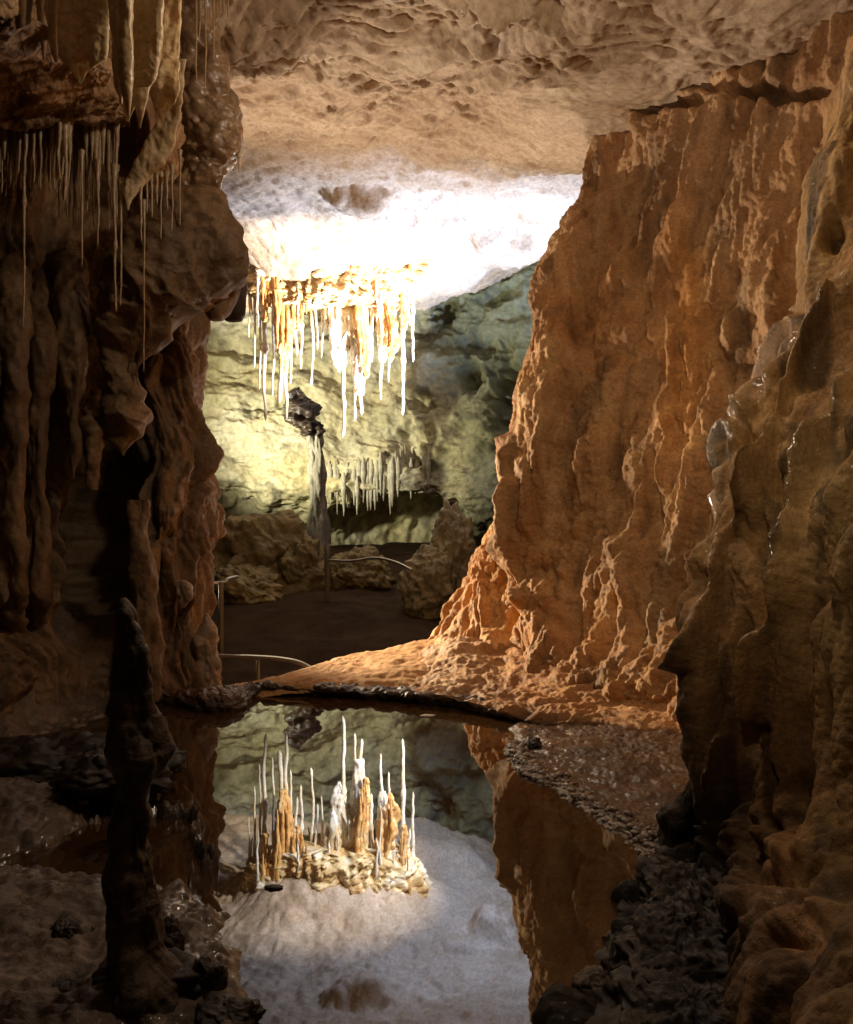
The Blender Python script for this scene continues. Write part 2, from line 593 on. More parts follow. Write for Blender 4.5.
back = patch('chamber_wall', rows, 460, 460, d_back, M_BACK,
             pits=((470, 378, 9, 13, 1.1), (505, 395, 13, 40, 1.3), (445, 310, 12, 10, .6), (418, 402, 13, 11, .8), (408, 440, 16, 18, .7),
                   (412, 458, 10, 8, .6), (385, 540, 48, 34, 1.6), (430, 545, 30, 40, 1.2), (235, 500, 20, 14, .7), (268, 408, 30, 5, .3), (480, 345, 20, 10, .5)), tint=t_back)
tag(back, 'yellow green lit far wall of the chamber behind the stalactites', 'cave wall', kind='thing')

# ------------------------------------------------------------------ right flowstone wall
rows = [
    [(640, 90, 10.6), (588, 108, 8.7), (625, 92, 7.8), (692, 58, 6.7), (785, 15, 5.9), (910, -55, 5.0), (1100, -120, 4.2)],
    [(635, 190, 10.2), (566, 200, 8.3), (606, 185, 7.4), (692, 160, 6.35), (790, 140, 5.5), (920, 120, 4.75), (1120, 100, 4)],
    [(610, 285, 9.6), (533, 285, 7.7), (585, 285, 6.9), (680, 285, 5.95), (790, 285, 5.15), (930, 285, 4.45), (1130, 285, 3.7)],
    [(590, 400, 9.0), (512, 400, 7.2), (570, 400, 6.45), (670, 400, 5.6), (780, 400, 4.85), (930, 400, 4.2), (1130, 400, 3.6)],
    [(580, 510, 8.6), (501, 510, 6.9), (560, 510, 6.2), (660, 510, 5.35), (770, 510, 4.6), (930, 510, 4.0), (1130, 510, 3.5)],
    [(580, 605, 8.2), (508, 605, 6.55), (560, 608, 5.9), (650, 612, 5.1), (760, 612, 4.4), (930, 610, 3.9), (1130, 610, 3.4)],
    [(580, 670, 7.8), (500, 672, 6.1), (548, 684, 5.4), (640, 694, 4.75), (750, 705, 4.15), (930, 705, 3.7), (1130, 705, 3.3)],
    [(580, 760, 7.6), (490, 770, 6.0), (545, 780, 5.3), (640, 790, 4.6), (750, 800, 4.0), (930, 800, 3.6), (1130, 800, 3.2)],
]


def d_right(V):
    w = .35 * np.stack([fbm(V * np.array([.8, .8, .5]), 2), fbm(V * np.array([.8, .8, .5]) + 20, 2), 0 * V[:, 0]], 1)
    low = 1 - sstep(.8, 2.2, V[:, 2])
    d = .10 * fbm(V * np.array([.8, .8, .3]), 3)
    d = d + .12 * billow((V + w) * np.array([1.7, 1.7, .22]), 2, .45)
    d = d + .045 * billow((V + .6 * w) * np.array([4.4, 4.4, .8]) + 4, 2, .45)
    d = d + .040 * popcorn((V + .3 * w) * np.array([5.5, 5.5, 2.4])) + (.028 + .016 * low) * popcorn((V + .3 * w) * np.array([10, 10, 6]))
    d = d + (.014 + .004 * low) * popcorn(V * 20) + .010 * fbm(V * 16, 4, .65)
    return d


def t_right(V, q):
    x, y, z = V.T
    n = fbm(V * np.array([1.3, 1.3, .5]), 3)
    px = q[:, 0] + 22 * fbm(V * np.array([.9, .9, .5]) + 8, 2)
    py = q[:, 1]
    c = np.tile(np.array([.70, .53, .33]), (len(V), 1))
    g = (1 - sstep(530, 600, px))[:, None] * .8
    c = c * (1 - g) + np.array([.86, .66, .42]) * g
    pale = np.array([.62, .53, .39])
    red = np.array([.58, .35, .14])
    g = (sstep(690, 735, px) * (1 - sstep(790, 815, px)))[:, None]
    c = c * (1 - g) + pale * g
    g = (sstep(640, 665, px) * (1 - sstep(672, 700, px)) * (1 - sstep(400, 480, py)))[:, None] * .6
    c = c * (1 - g) + np.array([.85, .52, .18]) * g
    g = (np.exp(-((px - 782) / 10) ** 2) * sstep(190, 230, py) * (1 - sstep(380, 420, py)))[:, None] * .9
    c = c * (1 - g) + red * .5 * g
    g = (1 - sstep(150, 330, py + .2 * (px - 560)))[:, None] * .85
    c = c * (1 - g) + np.array([.70, .56, .42]) * g
    g = (sstep(.05, .55, fbm(V * np.array([.9, .9, .55]) + 60, 3)))[:, None] * .35
    c = c * (1 - g) + red * g
    g = (1 - sstep(.35, 1.0, z))[:, None] * .5
    c = c * (1 - g) + np.array([.66, .42, .22]) * g
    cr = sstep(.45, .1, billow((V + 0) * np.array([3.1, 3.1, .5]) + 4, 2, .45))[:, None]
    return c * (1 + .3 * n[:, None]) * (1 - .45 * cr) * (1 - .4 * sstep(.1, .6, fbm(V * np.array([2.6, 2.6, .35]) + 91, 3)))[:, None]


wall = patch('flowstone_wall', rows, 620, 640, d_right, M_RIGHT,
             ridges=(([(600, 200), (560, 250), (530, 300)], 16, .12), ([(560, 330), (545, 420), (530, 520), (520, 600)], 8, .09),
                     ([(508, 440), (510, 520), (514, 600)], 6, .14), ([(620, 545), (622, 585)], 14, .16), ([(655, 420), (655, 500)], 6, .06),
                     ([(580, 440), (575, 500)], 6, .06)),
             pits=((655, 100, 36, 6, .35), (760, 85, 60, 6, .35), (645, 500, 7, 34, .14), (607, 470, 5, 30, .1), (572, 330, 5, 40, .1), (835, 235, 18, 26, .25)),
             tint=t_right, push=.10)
tag(wall, 'tall orange flowstone wall with vertical folds rising right of the pool', 'flowstone', kind='thing')

# the orange apron behind its left edge
rows = [[(540, 470, 8.6), (505, 478, 7.7), (488, 498, 7.25), (505, 515, 6.9), (560, 520, 6.7)],
        [(520, 530, 8.6), (474, 535, 7.6), (462, 548, 7.1), (490, 562, 6.7), (550, 560, 6.5)],
        [(500, 590, 8.4), (444, 592, 7.4), (440, 606, 6.95), (475, 615, 6.45), (540, 615, 6.3)],
        [(480, 640, 8.2), (412, 640, 7.2), (416, 655, 6.6), (460, 665, 6.05), (540, 660, 6.0)],
        [(470, 700, 8.0), (395, 688, 6.9), (404, 696, 6.1), (455, 705, 5.75), (540, 700, 5.8)]]


def d_apron(V):
    w = .3 * np.stack([fbm(V * 1.1, 2), fbm(V * 1.1 + 20, 2), 0 * V[:, 0]], 1)
    return (.09 * fbm(V * .9, 2) + .07 * billow((V + w) * np.array([2.6, 2.6, 1.0]), 2) + .035 * popcorn((V + w) * np.array([6, 6, 4]))
            + .02 * popcorn(V * 13) + .015 * fbm(V * 11, 3))


def t_apron(V, q):
    n = fbm(V * 1.7, 3)[:, None]
    low = (1 - sstep(.2, .75, V[:, 2]))[:, None]
    return np.array([.88, .62, .32]) * (1 - .5 * low) * (1 + .3 * n) + np.array([.75, .62, .48]) * .5 * low


ap = patch('flowstone_apron', rows, 300, 320, d_apron, M_RIGHT, tint=t_apron, push=.17)
tag(ap, 'bright orange flowstone apron sloping down at the left foot of the tall wall', 'flowstone', kind='thing')

# terraced ledge at the foot of the right wall
rows = [[(400, 668, 6.7), (450, 640, 6.4), (505, 645, 6.2), (560, 672, 5.5), (620, 685, 5.1), (700, 700, 4.6), (760, 700, 4.4)],
        [(398, 680, 6.1), (448, 668, 5.9), (502, 680, 5.6), (560, 700, 5.1), (620, 705, 4.9), (700, 720, 4.45), (760, 720, 4.3)],
        [(396, 688, 5.55), (448, 692, 5.35), (500, 706, 5.05), (545, 717, 4.85), (600, 718, 4.75), (700, 738, 4.3), (760, 740, 4.1)],
        [(396, 693, 5.48), (448, 698, 5.28), (500, 713, 4.98), (540, 725, 4.78), (600, 726, 4.7), (700, 745, 4.28), (760, 750, 4.1)],
        [(396, 704, 5.6), (448, 708, 5.4), (500, 722, 5.08), (540, 735, 4.9), (600, 737, 4.85), (700, 755, 4.4), (760, 760, 4.2)],
        [(396, 720, 5.6), (448, 725, 5.4), (500, 740, 5.1), (540, 755, 4.9), (600, 757, 4.85), (700, 775, 4.4), (760, 780, 4.2)]]


def d_ledge(V):
    w = .25 * np.stack([fbm(V * 1.5, 2), fbm(V * 1.5 + 20, 2), 0 * V[:, 0]], 1)
    steps = np.abs(((V[:, 1] * 5 + 1.2 * fbm(V * 2.2, 2)) % 1) - .5)
    return .03 * fbm(V * 1.6, 3) + .02 * ridged((V + w) * np.array([2.5, 5, 5]), 3) + .025 * steps + .012 * fbm(V * 14, 3)


def t_ledge(V, q):
    n = fbm(V * 2.2, 3)[:, None]
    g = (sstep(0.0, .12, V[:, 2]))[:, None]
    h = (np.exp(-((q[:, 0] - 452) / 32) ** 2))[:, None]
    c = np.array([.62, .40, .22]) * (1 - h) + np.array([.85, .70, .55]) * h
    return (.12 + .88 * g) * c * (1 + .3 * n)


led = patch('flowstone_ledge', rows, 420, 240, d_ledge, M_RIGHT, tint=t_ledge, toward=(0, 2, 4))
tag(led, 'low terraced ledge of pale flowstone along the pool edge below the apron', 'rock ledge', kind='thing')

# ------------------------------------------------------------------ orange sand slope and rimstone dam
rows = [[(195, 706, 5.75), (250, 697, 5.6), (300, 694, 5.6), (360, 697, 5.55), (440, 700, 5.45)],
        [(200, 694, 5.75), (255, 685, 5.75), (305, 680, 5.75), (365, 680, 5.75), (440, 680, 5.8)],
        [(205, 689, 5.9), (262, 682, 6.0), (315, 671, 6.2), (370, 664, 6.3), (440, 655, 6.4)],
        [(208, 688, 6.1), (268, 679, 6.3), (328, 663, 6.6), (385, 650, 7.0), (450, 636, 7.2)],
        [(208, 700, 6.5), (268, 700, 6.6), (328, 690, 7.0), (395, 676, 7.4), (460, 660, 7.6)],
        [(208, 760, 6.6), (268, 740, 6.7), (328, 730, 7.1), (395, 710, 7.5), (460, 700, 7.7)]]
sl = patch('sand_path', rows, 220, 160, lambda V: .03 * fbm(V * 2.2, 3) + .012 * fbm(V * 12, 4), M_SLOPE, toward=(0, 3, 4))
tag(sl, 'sunlit orange sand slope just behind the pool rim', kind='structure')
sl['label'] = 'lamp lit orange sand slope just behind the pool rim'

rows = [[(120, 697, 5.75), (165, 692, 5.8), (205, 690, 5.75), (238, 687, 5.7), (252, 685, 5.85), (280, 683, 5.85), (340, 685, 5.8), (400, 689, 5.7), (450, 694, 5.5), (500, 705, 5.2)],
        [(120, 692, 5.35), (165, 690, 5.42), (205, 692, 5.3), (238, 690, 5.35), (254, 683, 5.72), (280, 682, 5.7), (340, 686, 5.62), (400, 690, 5.5), (450, 696, 5.33), (500, 708, 5.05)],
        [(120, 700, 5.3), (165, 700, 5.35), (205, 706, 5.15), (240, 702, 5.22), (256, 690, 5.62), (280, 689, 5.62), (340, 692, 5.53), (400, 696, 5.42), (450, 702, 5.26), (500, 714, 4.98)],
        [(120, 712, 5.35), (165, 712, 5.38), (208, 719, 5.2), (242, 714, 5.25), (257, 699, 5.7), (280, 698, 5.7), (340, 701, 5.62), (400, 705, 5.5), (450, 711, 5.32), (500, 722, 5.05)],
        [(120, 740, 5.4), (165, 740, 5.4), (208, 740, 5.3), (242, 736, 5.3), (257, 722, 5.7), (280, 722, 5.7), (340, 725, 5.62), (400, 728, 5.5), (450, 732, 5.35), (500, 745, 5.1)]]


def d_rim(V):
    return .022 * ridged(V * np.array([5, 5, 9]), 4) + .02 * fbm(V * 4, 3) + .02 * popcorn(V * 12) - .006


def t_rim(V, q):
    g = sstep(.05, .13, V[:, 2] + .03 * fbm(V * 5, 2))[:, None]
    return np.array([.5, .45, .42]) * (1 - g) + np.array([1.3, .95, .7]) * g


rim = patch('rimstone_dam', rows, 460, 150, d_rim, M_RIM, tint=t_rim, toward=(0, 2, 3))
tag(rim, 'dark low rimstone dam closing the far edge of the pool', 'rimstone dam', kind='thing')

# ------------------------------------------------------------------ near right flowstone
sil = [(-60, 905, 3.7), (60, 862, 3.6), (140, 830, 3.5), (210, 812, 3.45), (270, 808, 3.4), (315, 808, 3.35), (360, 782, 3.3), (410, 750, 3.25), (465, 722, 3.15),
       (520, 713, 3.1), (570, 704, 3.05), (620, 700, 3.0), (690, 706, 2.95), (745, 704, 2.93), (800, 686, 2.92), (860, 650, 2.9), (930, 612, 2.48), (1000, 578, 2.15), (1080, 545, 1.9), (1180, 510, 1.7)]
rows = []
for py, px, d in sil:
    pv, dv = max(px, 650), max(d, float(np.interp(py, [800, 930, 1080], [2.82, 2.38, 2.2])))
    pm, dm = .5 * (px + pv), .5 * (d + dv)
    rows.append([(px + 150, py, d + 1.3), (px + 40, py, d + .42), (px, py, d), (pm + 38, py, dm - .20), (pv + 75, py, dv - .36), (pv + 125, py, dv - .62),
                 (pv + 185, py, dv - .88), (pv + 290, py, max(dv - 1.2, 1.15)), (pv + 500, py, max(dv - 1.6, .9))])


def d_near(V):
    w = .12 * np.stack([fbm(V * np.array([1.5, 1.5, .8]), 2), fbm(V * np.array([1.5, 1.5, .8]) + 20, 2), 0 * V[:, 0]], 1)
    d = .04 * fbm(V * np.array([1.5, 1.5, .5]), 3)
    d = d + .085 * billow((V + w) * np.array([3.4, 3.4, .26]) + 3, 2, .45)
    d = d + .022 * billow((V + w) * np.array([8.5, 8.5, 1.0]) + 8, 2)
    d = d + .011 * popcorn(V * np.array([17, 17, 9])) + .006 * popcorn(V * 40) + .006 * fbm(V * np.array([14, 14, 8]), 4, .6)
    return d * np.clip(V[:, 1] / 2.6, .35, 1)


def t_near(V, q):
    n = fbm(V * np.array([1.9, 1.9, .7]) + 3, 3)
    c = np.tile(np.array([1.0, .82, .62]), (len(V), 1))
    g = sstep(.0, .5, n)[:, None]
    c = c * (1 - g) + np.array([1.02, .88, .62]) * g
    g = sstep(795, 830, q[:, 0] + 10 * n)[:, None] * sstep(400, 470, q[:, 1])[:, None] * .7
    c = c * (1 - g) + np.array([.95, .92, .70]) * g
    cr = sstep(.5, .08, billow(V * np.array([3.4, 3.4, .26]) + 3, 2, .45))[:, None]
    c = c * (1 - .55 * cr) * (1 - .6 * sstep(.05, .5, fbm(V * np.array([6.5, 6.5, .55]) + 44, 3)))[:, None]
    g = (1 - sstep(.25, .95, V[:, 2] + .15 * n))[:, None] * (1 - sstep(690, 790, q[:, 0] + 25 * n))[:, None]  # shade of the undercut at the foot, darkened into the colour
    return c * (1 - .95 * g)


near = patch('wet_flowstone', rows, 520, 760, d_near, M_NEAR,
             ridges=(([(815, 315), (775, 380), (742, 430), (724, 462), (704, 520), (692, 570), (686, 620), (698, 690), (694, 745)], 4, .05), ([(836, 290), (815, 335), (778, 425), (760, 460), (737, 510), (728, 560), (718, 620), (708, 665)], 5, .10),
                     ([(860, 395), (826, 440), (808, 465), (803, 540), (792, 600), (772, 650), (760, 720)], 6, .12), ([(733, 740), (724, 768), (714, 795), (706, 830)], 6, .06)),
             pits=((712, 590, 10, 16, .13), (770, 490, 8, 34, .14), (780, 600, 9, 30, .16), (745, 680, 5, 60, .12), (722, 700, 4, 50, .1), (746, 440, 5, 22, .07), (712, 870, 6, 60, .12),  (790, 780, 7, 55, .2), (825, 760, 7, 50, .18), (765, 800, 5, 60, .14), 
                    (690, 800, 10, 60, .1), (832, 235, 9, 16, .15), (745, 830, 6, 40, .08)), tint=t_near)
tag(near, 'dark wet flowstone with glinting vertical ridges filling the near right side', 'flowstone', kind='thing')

# ------------------------------------------------------------------ left wall
tab = {-80: (2.6, 2.8, 3.1, 3.5, 4.2, 228, 4.9), 40: (3.0, 3.2, 3.5, 4.0, 4.6, 214, 5.3), 115: (3.9, 4.1, 4.4, 4.8, 5.2, 212, 5.7), 140: (4.7, 4.9, 5.2, 5.4, 5.5, 210, 5.9),
       200: (4.8, 5.0, 5.3, 5.5, 5.6, 205, 6.1), 300: (4.7, 4.9, 5.25, 5.6, 5.7, 200, 6.1), 360: (4.65, 4.85, 5.2, 5.6, 5.7, 204, 6.05), 420: (4.6, 4.8, 5.2, 5.65, 5.7, 209, 6.0),
       500: (4.5, 4.7, 5.1, 5.6, 5.6, 218, 5.95), 560: (4.45, 4.65, 5.0, 5.5, 5.55, 216, 5.95), 620: (4.35, 4.55, 4.9, 5.35, 5.5, 213, 5.9), 690: (4.2, 4.4, 4.8, 5.2, 5.45, 217, 5.8), 780: (4.1, 4.3, 4.7, 5.1, 5.4, 217, 5.75)}
rows = []
for py, (a, b, c, e, g, sx, sd) in tab.items():
    rows.append([(-190, py, a - .5), (-90, py, a), (-15, py, b), (50, py, c), (110, py, e), (165, py, g), (sx, py, sd), (sx + 2, py, sd + .9), (sx - 20, py, sd + 2.4)])


def d_left(V):
    w = .25 * np.stack([fbm(V * 1.2, 2), fbm(V * 1.2 + 20, 2), 0 * V[:, 0]], 1)
    up = sstep(3.2, 3.7, V[:, 2])
    d = .12 * fbm(V * np.array([1.1, 1.1, .6]) + 2, 3)
    d = d + (1 - .7 * up) * .10 * billow((V + w) * np.array([2.6, 2.6, .45]), 2)
    d = d + .03 * billow((V + w) * np.array([7, 7, 1.6]) + 5, 2)
    d = d + .02 * popcorn((V + .3 * w) * np.array([9, 9, 6])) + .014 * fbm(V * 12, 4, .6)
    return d


def t_left(V, q):
    n = fbm(V * np.array([1.4, 1.4, .8]) + 7, 3)[:, None]
    c = np.array([.78, .72, .63]) * (1 + .45 * n)
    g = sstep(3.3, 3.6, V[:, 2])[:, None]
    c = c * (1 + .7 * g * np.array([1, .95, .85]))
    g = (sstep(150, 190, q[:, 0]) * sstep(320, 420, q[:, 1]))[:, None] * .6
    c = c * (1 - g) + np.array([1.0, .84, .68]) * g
    g = (1 - sstep(.3, .9, V[:, 2]))[:, None] * (1 - sstep(150, 200, q[:, 0]))[:, None] * .6
    c = c * (1 - g) + np.array([.9, .8, .72]) * g
    return c


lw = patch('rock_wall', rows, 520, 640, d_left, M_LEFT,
           pits=((110, 520, 20, 85, .75), (72, 400, 12, 70, .4), (25, 300, 16, 40, .4), (58, 270, 14, 60, .3), (163, 340, 13, 11, .3), (20, 440, 7, 110, .25), (52, 440, 7, 90, .25),
                 (30, 560, 30, 60, .2), (120, 130, 20, 26, .5), (88, 180, 20, 20, .2), (172, 40, 10, 30, .2), (95, 600, 16, 40, .3), (40, 620, 40, 20, .2)), push=.15,
           ridges=(([(180, 430), (195, 500), (200, 600)], 8, .08), ([(145, 480), (150, 600)], 6, .08), ([(70, 480), (76, 600)], 6, .08)), tint=t_left)
tag(lw, 'shadowy brown rock wall with dark hollows on the left of the pool', 'cave wall', kind='thing')


def dn(a, f, z=.5):
    return lambda V: a * fbm(V * np.array([f, f, f * z]), 4, .55) + a * .5 * ridged(V * np.array([f * 1.7, f * 1.7, f * .5]), 2)


TL = lambda V, q: np.array([.85, .76, .65]) * (1 + .3 * fbm(V * 2.1, 3)[:, None])
# overhanging block with its tongue
o = tongues('rock_overhang', [dict(rows=[(188, 165, 205, 5.3), (200, 150, 216, 5.2), (228, 138, 232, 5.15), (255, 128, 243, 5.1), (273, 118, 244.5, 5.1), (288, 112, 234, 5.1), (303, 106, 207, 5.1), (318, 104, 172, 5.1),
                                   (350, 101, 158, 5.15), (390, 100, 146, 5.2), (420, 106, 139, 5.2), (442, 116, 132, 5.2), (456, 122, 125, 5.2)], d=5.1, thick=.55, na=160, nt=260,
                                   disp=lambda V: .06 * fbm(V * 2.2, 3) + .09 * ridged(V * np.array([1.9, 1.9, 1.5]) + 2, 3) - .05 + .012 * popcorn(V * 9) + .012 * fbm(V * 11, 3), power=2.1)], M_LEFT, TL)
tag(o, 'overhanging rock block ending in a pointed tongue over the dark hollow', 'rock overhang')
o = tongues('rock_lump', [dict(rows=[(276, 214, 228), (282, 208, 238), (295, 206, 236), (308, 208, 228), (320, 212, 220)], d=5.3, thick=.8, na=60, nt=70, disp=dn(.03, 3))], M_LEFT, TL)
tag(o, 'small rounded rock lump tucked beneath the overhanging block', 'rock')
o = tongues('rock_lump', [dict(rows=[(270, 222, 236), (285, 216, 245), (303, 218, 245), (317, 224, 244), (321, 228, 240)], d=6.4, thick=.8, na=60, nt=70, disp=dn(.03, 3))], M_DARK)
tag(o, 'dark rock lump behind the overhang, against the yellow green wall', 'rock')

# wet knobbly column above it
o = tongues('flowstone_column', [dict(rows=[(-60, 170, 232, 4.9), (20, 178, 214, 5.0), (60, 184, 222, 5.1), (100, 186, 233, 5.15), (130, 186, 239, 5.2), (155, 187, 237, 5.2), (175, 186, 224, 5.25), (195, 180, 214, 5.3), (215, 182, 206, 5.4)], d=5.1,
                                      thick=.8, na=130, nt=240, disp=lambda V: .045 * popcorn(V * np.array([6, 6, 4])) + .03 * popcorn(V * 12) + .03 * fbm(V * 4, 3) + .02 * ridged(V * 7, 2) - .03)],
            rock('wet knobbly calcite', (.20, .11, .055), (.46, .30, .17), scale=6, rough=(.06, .3), bump=.5, fine=40, spec=.7, coat=.4))
tag(o, 'wet glittering knobbly flowstone column under the ceiling, above the overhanging block', 'flowstone')
o = tongues('stalactite', [dict(rows=[(128, 232, 243, 5.25), (140, 234, 242, 5.2), (155, 237, 241.5, 5.2), (172, 238.5, 240, 5.2)], d=5.2, thick=.8, na=24, nt=40, disp=dn(.006, 9))], M_GOLD)
tag(o, 'small amber stalactite on the right side of the glittering column', 'stalactite')

# upper left draperies (near)
DR = lambda V: .014 * fbm(V * np.array([6, 6, 1.6]), 3) + .009 * ridged(V * np.array([9, 9, 1.0]), 2) + .006 * fbm(V * 16, 3) - .01
o = tongues('drapery', [dict(rows=[(-80, 42, 113), (0, 46, 111), (25, 49, 109), (45, 54, 108), (58, 61, 107), (66, 67, 97), (74, 73, 89), (84, 79.5, 82)], d=3.3, thick=.2, na=110, nt=200, disp=DR, power=2.8),
                        dict(rows=[(-80, 44, 60), (0, 47, 58), (30, 48, 56), (50, 51, 57), (62, 55, 58)], d=3.12, thick=.7, na=40, nt=90, disp=DR)], M_DRAPE)
tag(o, 'broad honey coloured drapery with one blunt tip at the top left', 'drapery', 'draperies hanging at the top left')
o = tongues('drapery', [dict(rows=[(-80, 102, 168), (0, 106, 165), (40, 109, 162), (66, 111, 159), (84, 114, 153), (98, 119, 142), (110, 123, 134), (121, 126, 129)], d=3.15, thick=.22, na=110, nt=220, disp=DR, power=2.8),
                        dict(rows=[(-80, 112, 134), (0, 116, 134), (60, 118, 134), (85, 121, 133), (104, 125, 131), (116, 127.5, 129.5)], d=3.02, thick=.7, na=50, nt=140, disp=DR),
                        dict(rows=[(-60, 128, 162, 3.3), (60, 129, 158, 3.2), (90, 131, 151, 3.15), (108, 135, 146, 3.13), (120, 137.5, 142.5, 3.12), (128, 139, 141, 3.12)], d=3.12, thick=.4, na=50, nt=120, disp=DR),
                        dict(rows=[(-60, 112, 124), (60, 115, 124), (92, 118, 123.5), (104, 120, 122.5)], d=3.1, thick=.8, na=30, nt=90, disp=DR)], M_DRAPE)
tag(o, 'largest honey drapery at the top left, hanging in two tips', 'drapery', 'draperies hanging at the top left')
o = tongues('drapery', [dict(rows=[(-60, 166, 184, 3.6), (40, 160, 181, 3.45), (65, 153, 181, 3.38), (88, 149, 181, 3.35), (102, 153, 177, 3.35), (112, 157, 169, 3.35), (122, 160.5, 164.5, 3.35), (130, 162, 163.4, 3.35)], d=3.35, thick=.25, na=80, nt=170, disp=DR, power=2.6)], M_DRAPE)
tag(o, 'smaller pale drapery with a thin straw tip beside the largest drapery', 'drapery', 'draperies hanging at the top left')
o = tongues('drapery', [dict(rows=[(60, 176, 186, 4.2), (95, 168, 183, 4.3), (120, 156, 179, 4.4), (145, 144, 174, 4.5), (165, 134, 164, 4.55), (180, 127, 148, 4.6), (192, 124, 138, 4.6), (203, 126, 131, 4.6), (210, 127.5, 129, 4.6)], d=4.4, thick=.35, na=70, nt=150, disp=DR)], M_DRAPE)
tag(o, 'slanting tan curtain running down leftward below the draperies', 'drapery')
for rows, lab in (([(-60, 12, 34), (20, 16, 30), (40, 20, 27), (52, 22.5, 24.5)], 'stubby brown stalactite in the top left corner'),
                  ([(-60, 34, 52), (10, 37, 48), (40, 40, 47), (58, 43, 45)], 'narrow brown stalactite left of the broad drapery'),
                  ([(-60, 2, 16), (10, 4, 12), (32, 7, 9)], 'short brown stalactite at the picture edge')):
    tag(tongues('stalactite', [dict(rows=rows, d=3.5, thick=.9, na=28, nt=80, disp=dn(.012, 5))], M_LEFT, TL), lab, 'stalactite', 'stalactites in the top left corner')

# fluted columns of the left wall
for rows, d, lab in (([(250, 12, 18, 5.1), (300, 5, 26, 4.85), (345, 3, 26, 4.75), (400, 6, 24, 4.75), (470, 8, 22, 4.75), (540, 9, 22, 4.75), (600, 9, 22, 4.8), (650, 8, 20, 5.1)], 4.75, 'fluted flowstone rib at the left edge below the long straw'),
                     ([(270, 36, 42, 5.3), (320, 30, 49, 5.0), (360, 30, 48, 4.95), (430, 32, 45, 4.95), (520, 33, 45, 4.95), (600, 34, 45, 5.0), (650, 34, 44, 5.3)], 4.95, 'second slim flowstone rib from the left edge'),
                     ([(240, 68, 76, 5.5), (290, 60, 84, 5.15), (340, 62, 82, 5.05), (400, 66, 80, 5.05), (450, 68, 78, 5.05), (478, 71, 75, 5.05)], 5.05, 'hanging flowstone rib ending above the dark hollow'),
                     ([(390, 92, 98, 5.5), (420, 86, 102, 5.2), (440, 84, 100, 5.15), (470, 84, 97, 5.15), (490, 88, 95, 5.15)], 5.15, 'short ragged flowstone fang at the upper rim of the dark hollow'),
                     ([(500, 132, 150), (530, 134, 146), (580, 136, 150), (640, 134, 156), (700, 130, 160)], 5.3, 'slim flowstone rib standing right of the dark hollow')):
    tag(tongues('flowstone_rib', [dict(rows=rows, d=d, thick=.9, na=48, nt=150, disp=dn(.05, 4.2))], M_LEFT, TL), lab, 'flowstone', 'flowstone ribs on the left wall')
M_PALE2 = rock('stained calcite', (.25, .17, .11), (.5, .38, .28), scale=6, rough=(.25, .6), bump=.4, fine=40)
M_PALE = rock('pale calcite', (.45, .36, .29), (.75, .66, .58), scale=6, rough=(.25, .6), bump=.4, fine=40)
tag(tongues('calcite_knob', [dict(rows=[(614, 205, 208), (626, 202, 211), (642, 198, 212), (656, 201, 214), (676, 200, 216), (704, 196, 219)], d=5.9, thick=.8, na=60, nt=110, disp=dn(.05, 6))], M_PALE2, hang=False), 'pale calcite knob at the foot of the left wall by the pool', 'calcite knob')
tag(tongues('calcite_knob', [dict(rows=[(580, 180, 184), (586, 176, 188), (598, 176, 188), (608, 180, 184)], d=5.62, thick=.5, na=46, nt=80, disp=dn(.04, 7))], M_PALE2), 'small pale calcite knob higher on the left wall', 'calcite knob')

rows = [[(-90, 20, 3.1), (-20, 25, 3.2), (40, 30, 3.4), (85, 40, 3.7), (112, 62, 4.1), (128, 80, 4.5)],
        [(-90, 70, 3.6), (-20, 72, 3.65), (40, 72, 3.75), (85, 76, 4.0), (114, 88, 4.3), (128, 98, 4.6)],
        [(-90, 112, 4.1), (-20, 112, 4.12), (40, 110, 4.2), (85, 110, 4.35), (116, 112, 4.5), (130, 116, 4.7)],
        [(-90, 126, 4.22), (-20, 125, 4.24), (40, 122, 4.32), (85, 122, 4.46), (116, 124, 4.6), (130, 124, 4.8)],
        [(-90, 124, 4.7), (-20, 123, 4.72), (40, 120, 4.8), (85, 120, 4.9), (116, 120, 5.0), (130, 120, 5.1)]]
o = patch('rock_ledge', rows, 320, 220, lambda V: .05 * fbm(V * 2, 3) + .03 * ridged((V + .1 * np.stack([fbm(V * 2, 2)] * 3, 1)) * np.array([3, 7, 7]), 3) + .012 * fbm(V * 15, 3), M_LEFT,
          tint=lambda V, q: np.array([1.25, 1.08, .88]) * (1 + .3 * fbm(V * 3, 3)[:, None]))
tag(o, 'low ridged rock ledge at the upper left, fringed with straws', 'rock ledge', kind='thing')

# ------------------------------------------------------------------ straws, left fringe
rr = random.Random(3)
sp = []
for k in range(34):
    px = -6 + 3.5 * k + rr.uniform(-1.5, 1.5)
    w0 = rr.uniform(2.4, 4.6)
    y1 = 150 + rr.gauss(4, 11) + (6 if 5 < px < 60 else 14 if px > 75 else 0)
    dd = 4.36 + .0042 * max(px, 0) + rr.uniform(-.04, .1)
    sp.append(dict(rows=[(100, px - w0, px + w0), (122, px - w0, px + w0), (136, px - w0 * .8, px + w0 * .8), (y1 - 8, px - w0 * .5, px + w0 * .5), (y1 + 6, px - .4, px + .4)], d=dd, thick=1, na=14, nt=40, disp=lambda V: .01 * fbm(V * 9, 3)))
tag(tongues('flowstone_fringe', sp, M_TAN), 'ragged tan flowstone fringe along the edge of the left ledge, the straws below it', 'flowstone fringe')
def lstraw(px, top, tip, w, d, lab, grp='soda straws under the left ledge', **k):
    tag(straw('soda_straw', px, top, tip, w, d, M_TAN, seed=px, **k), lab, 'soda straw', grp)
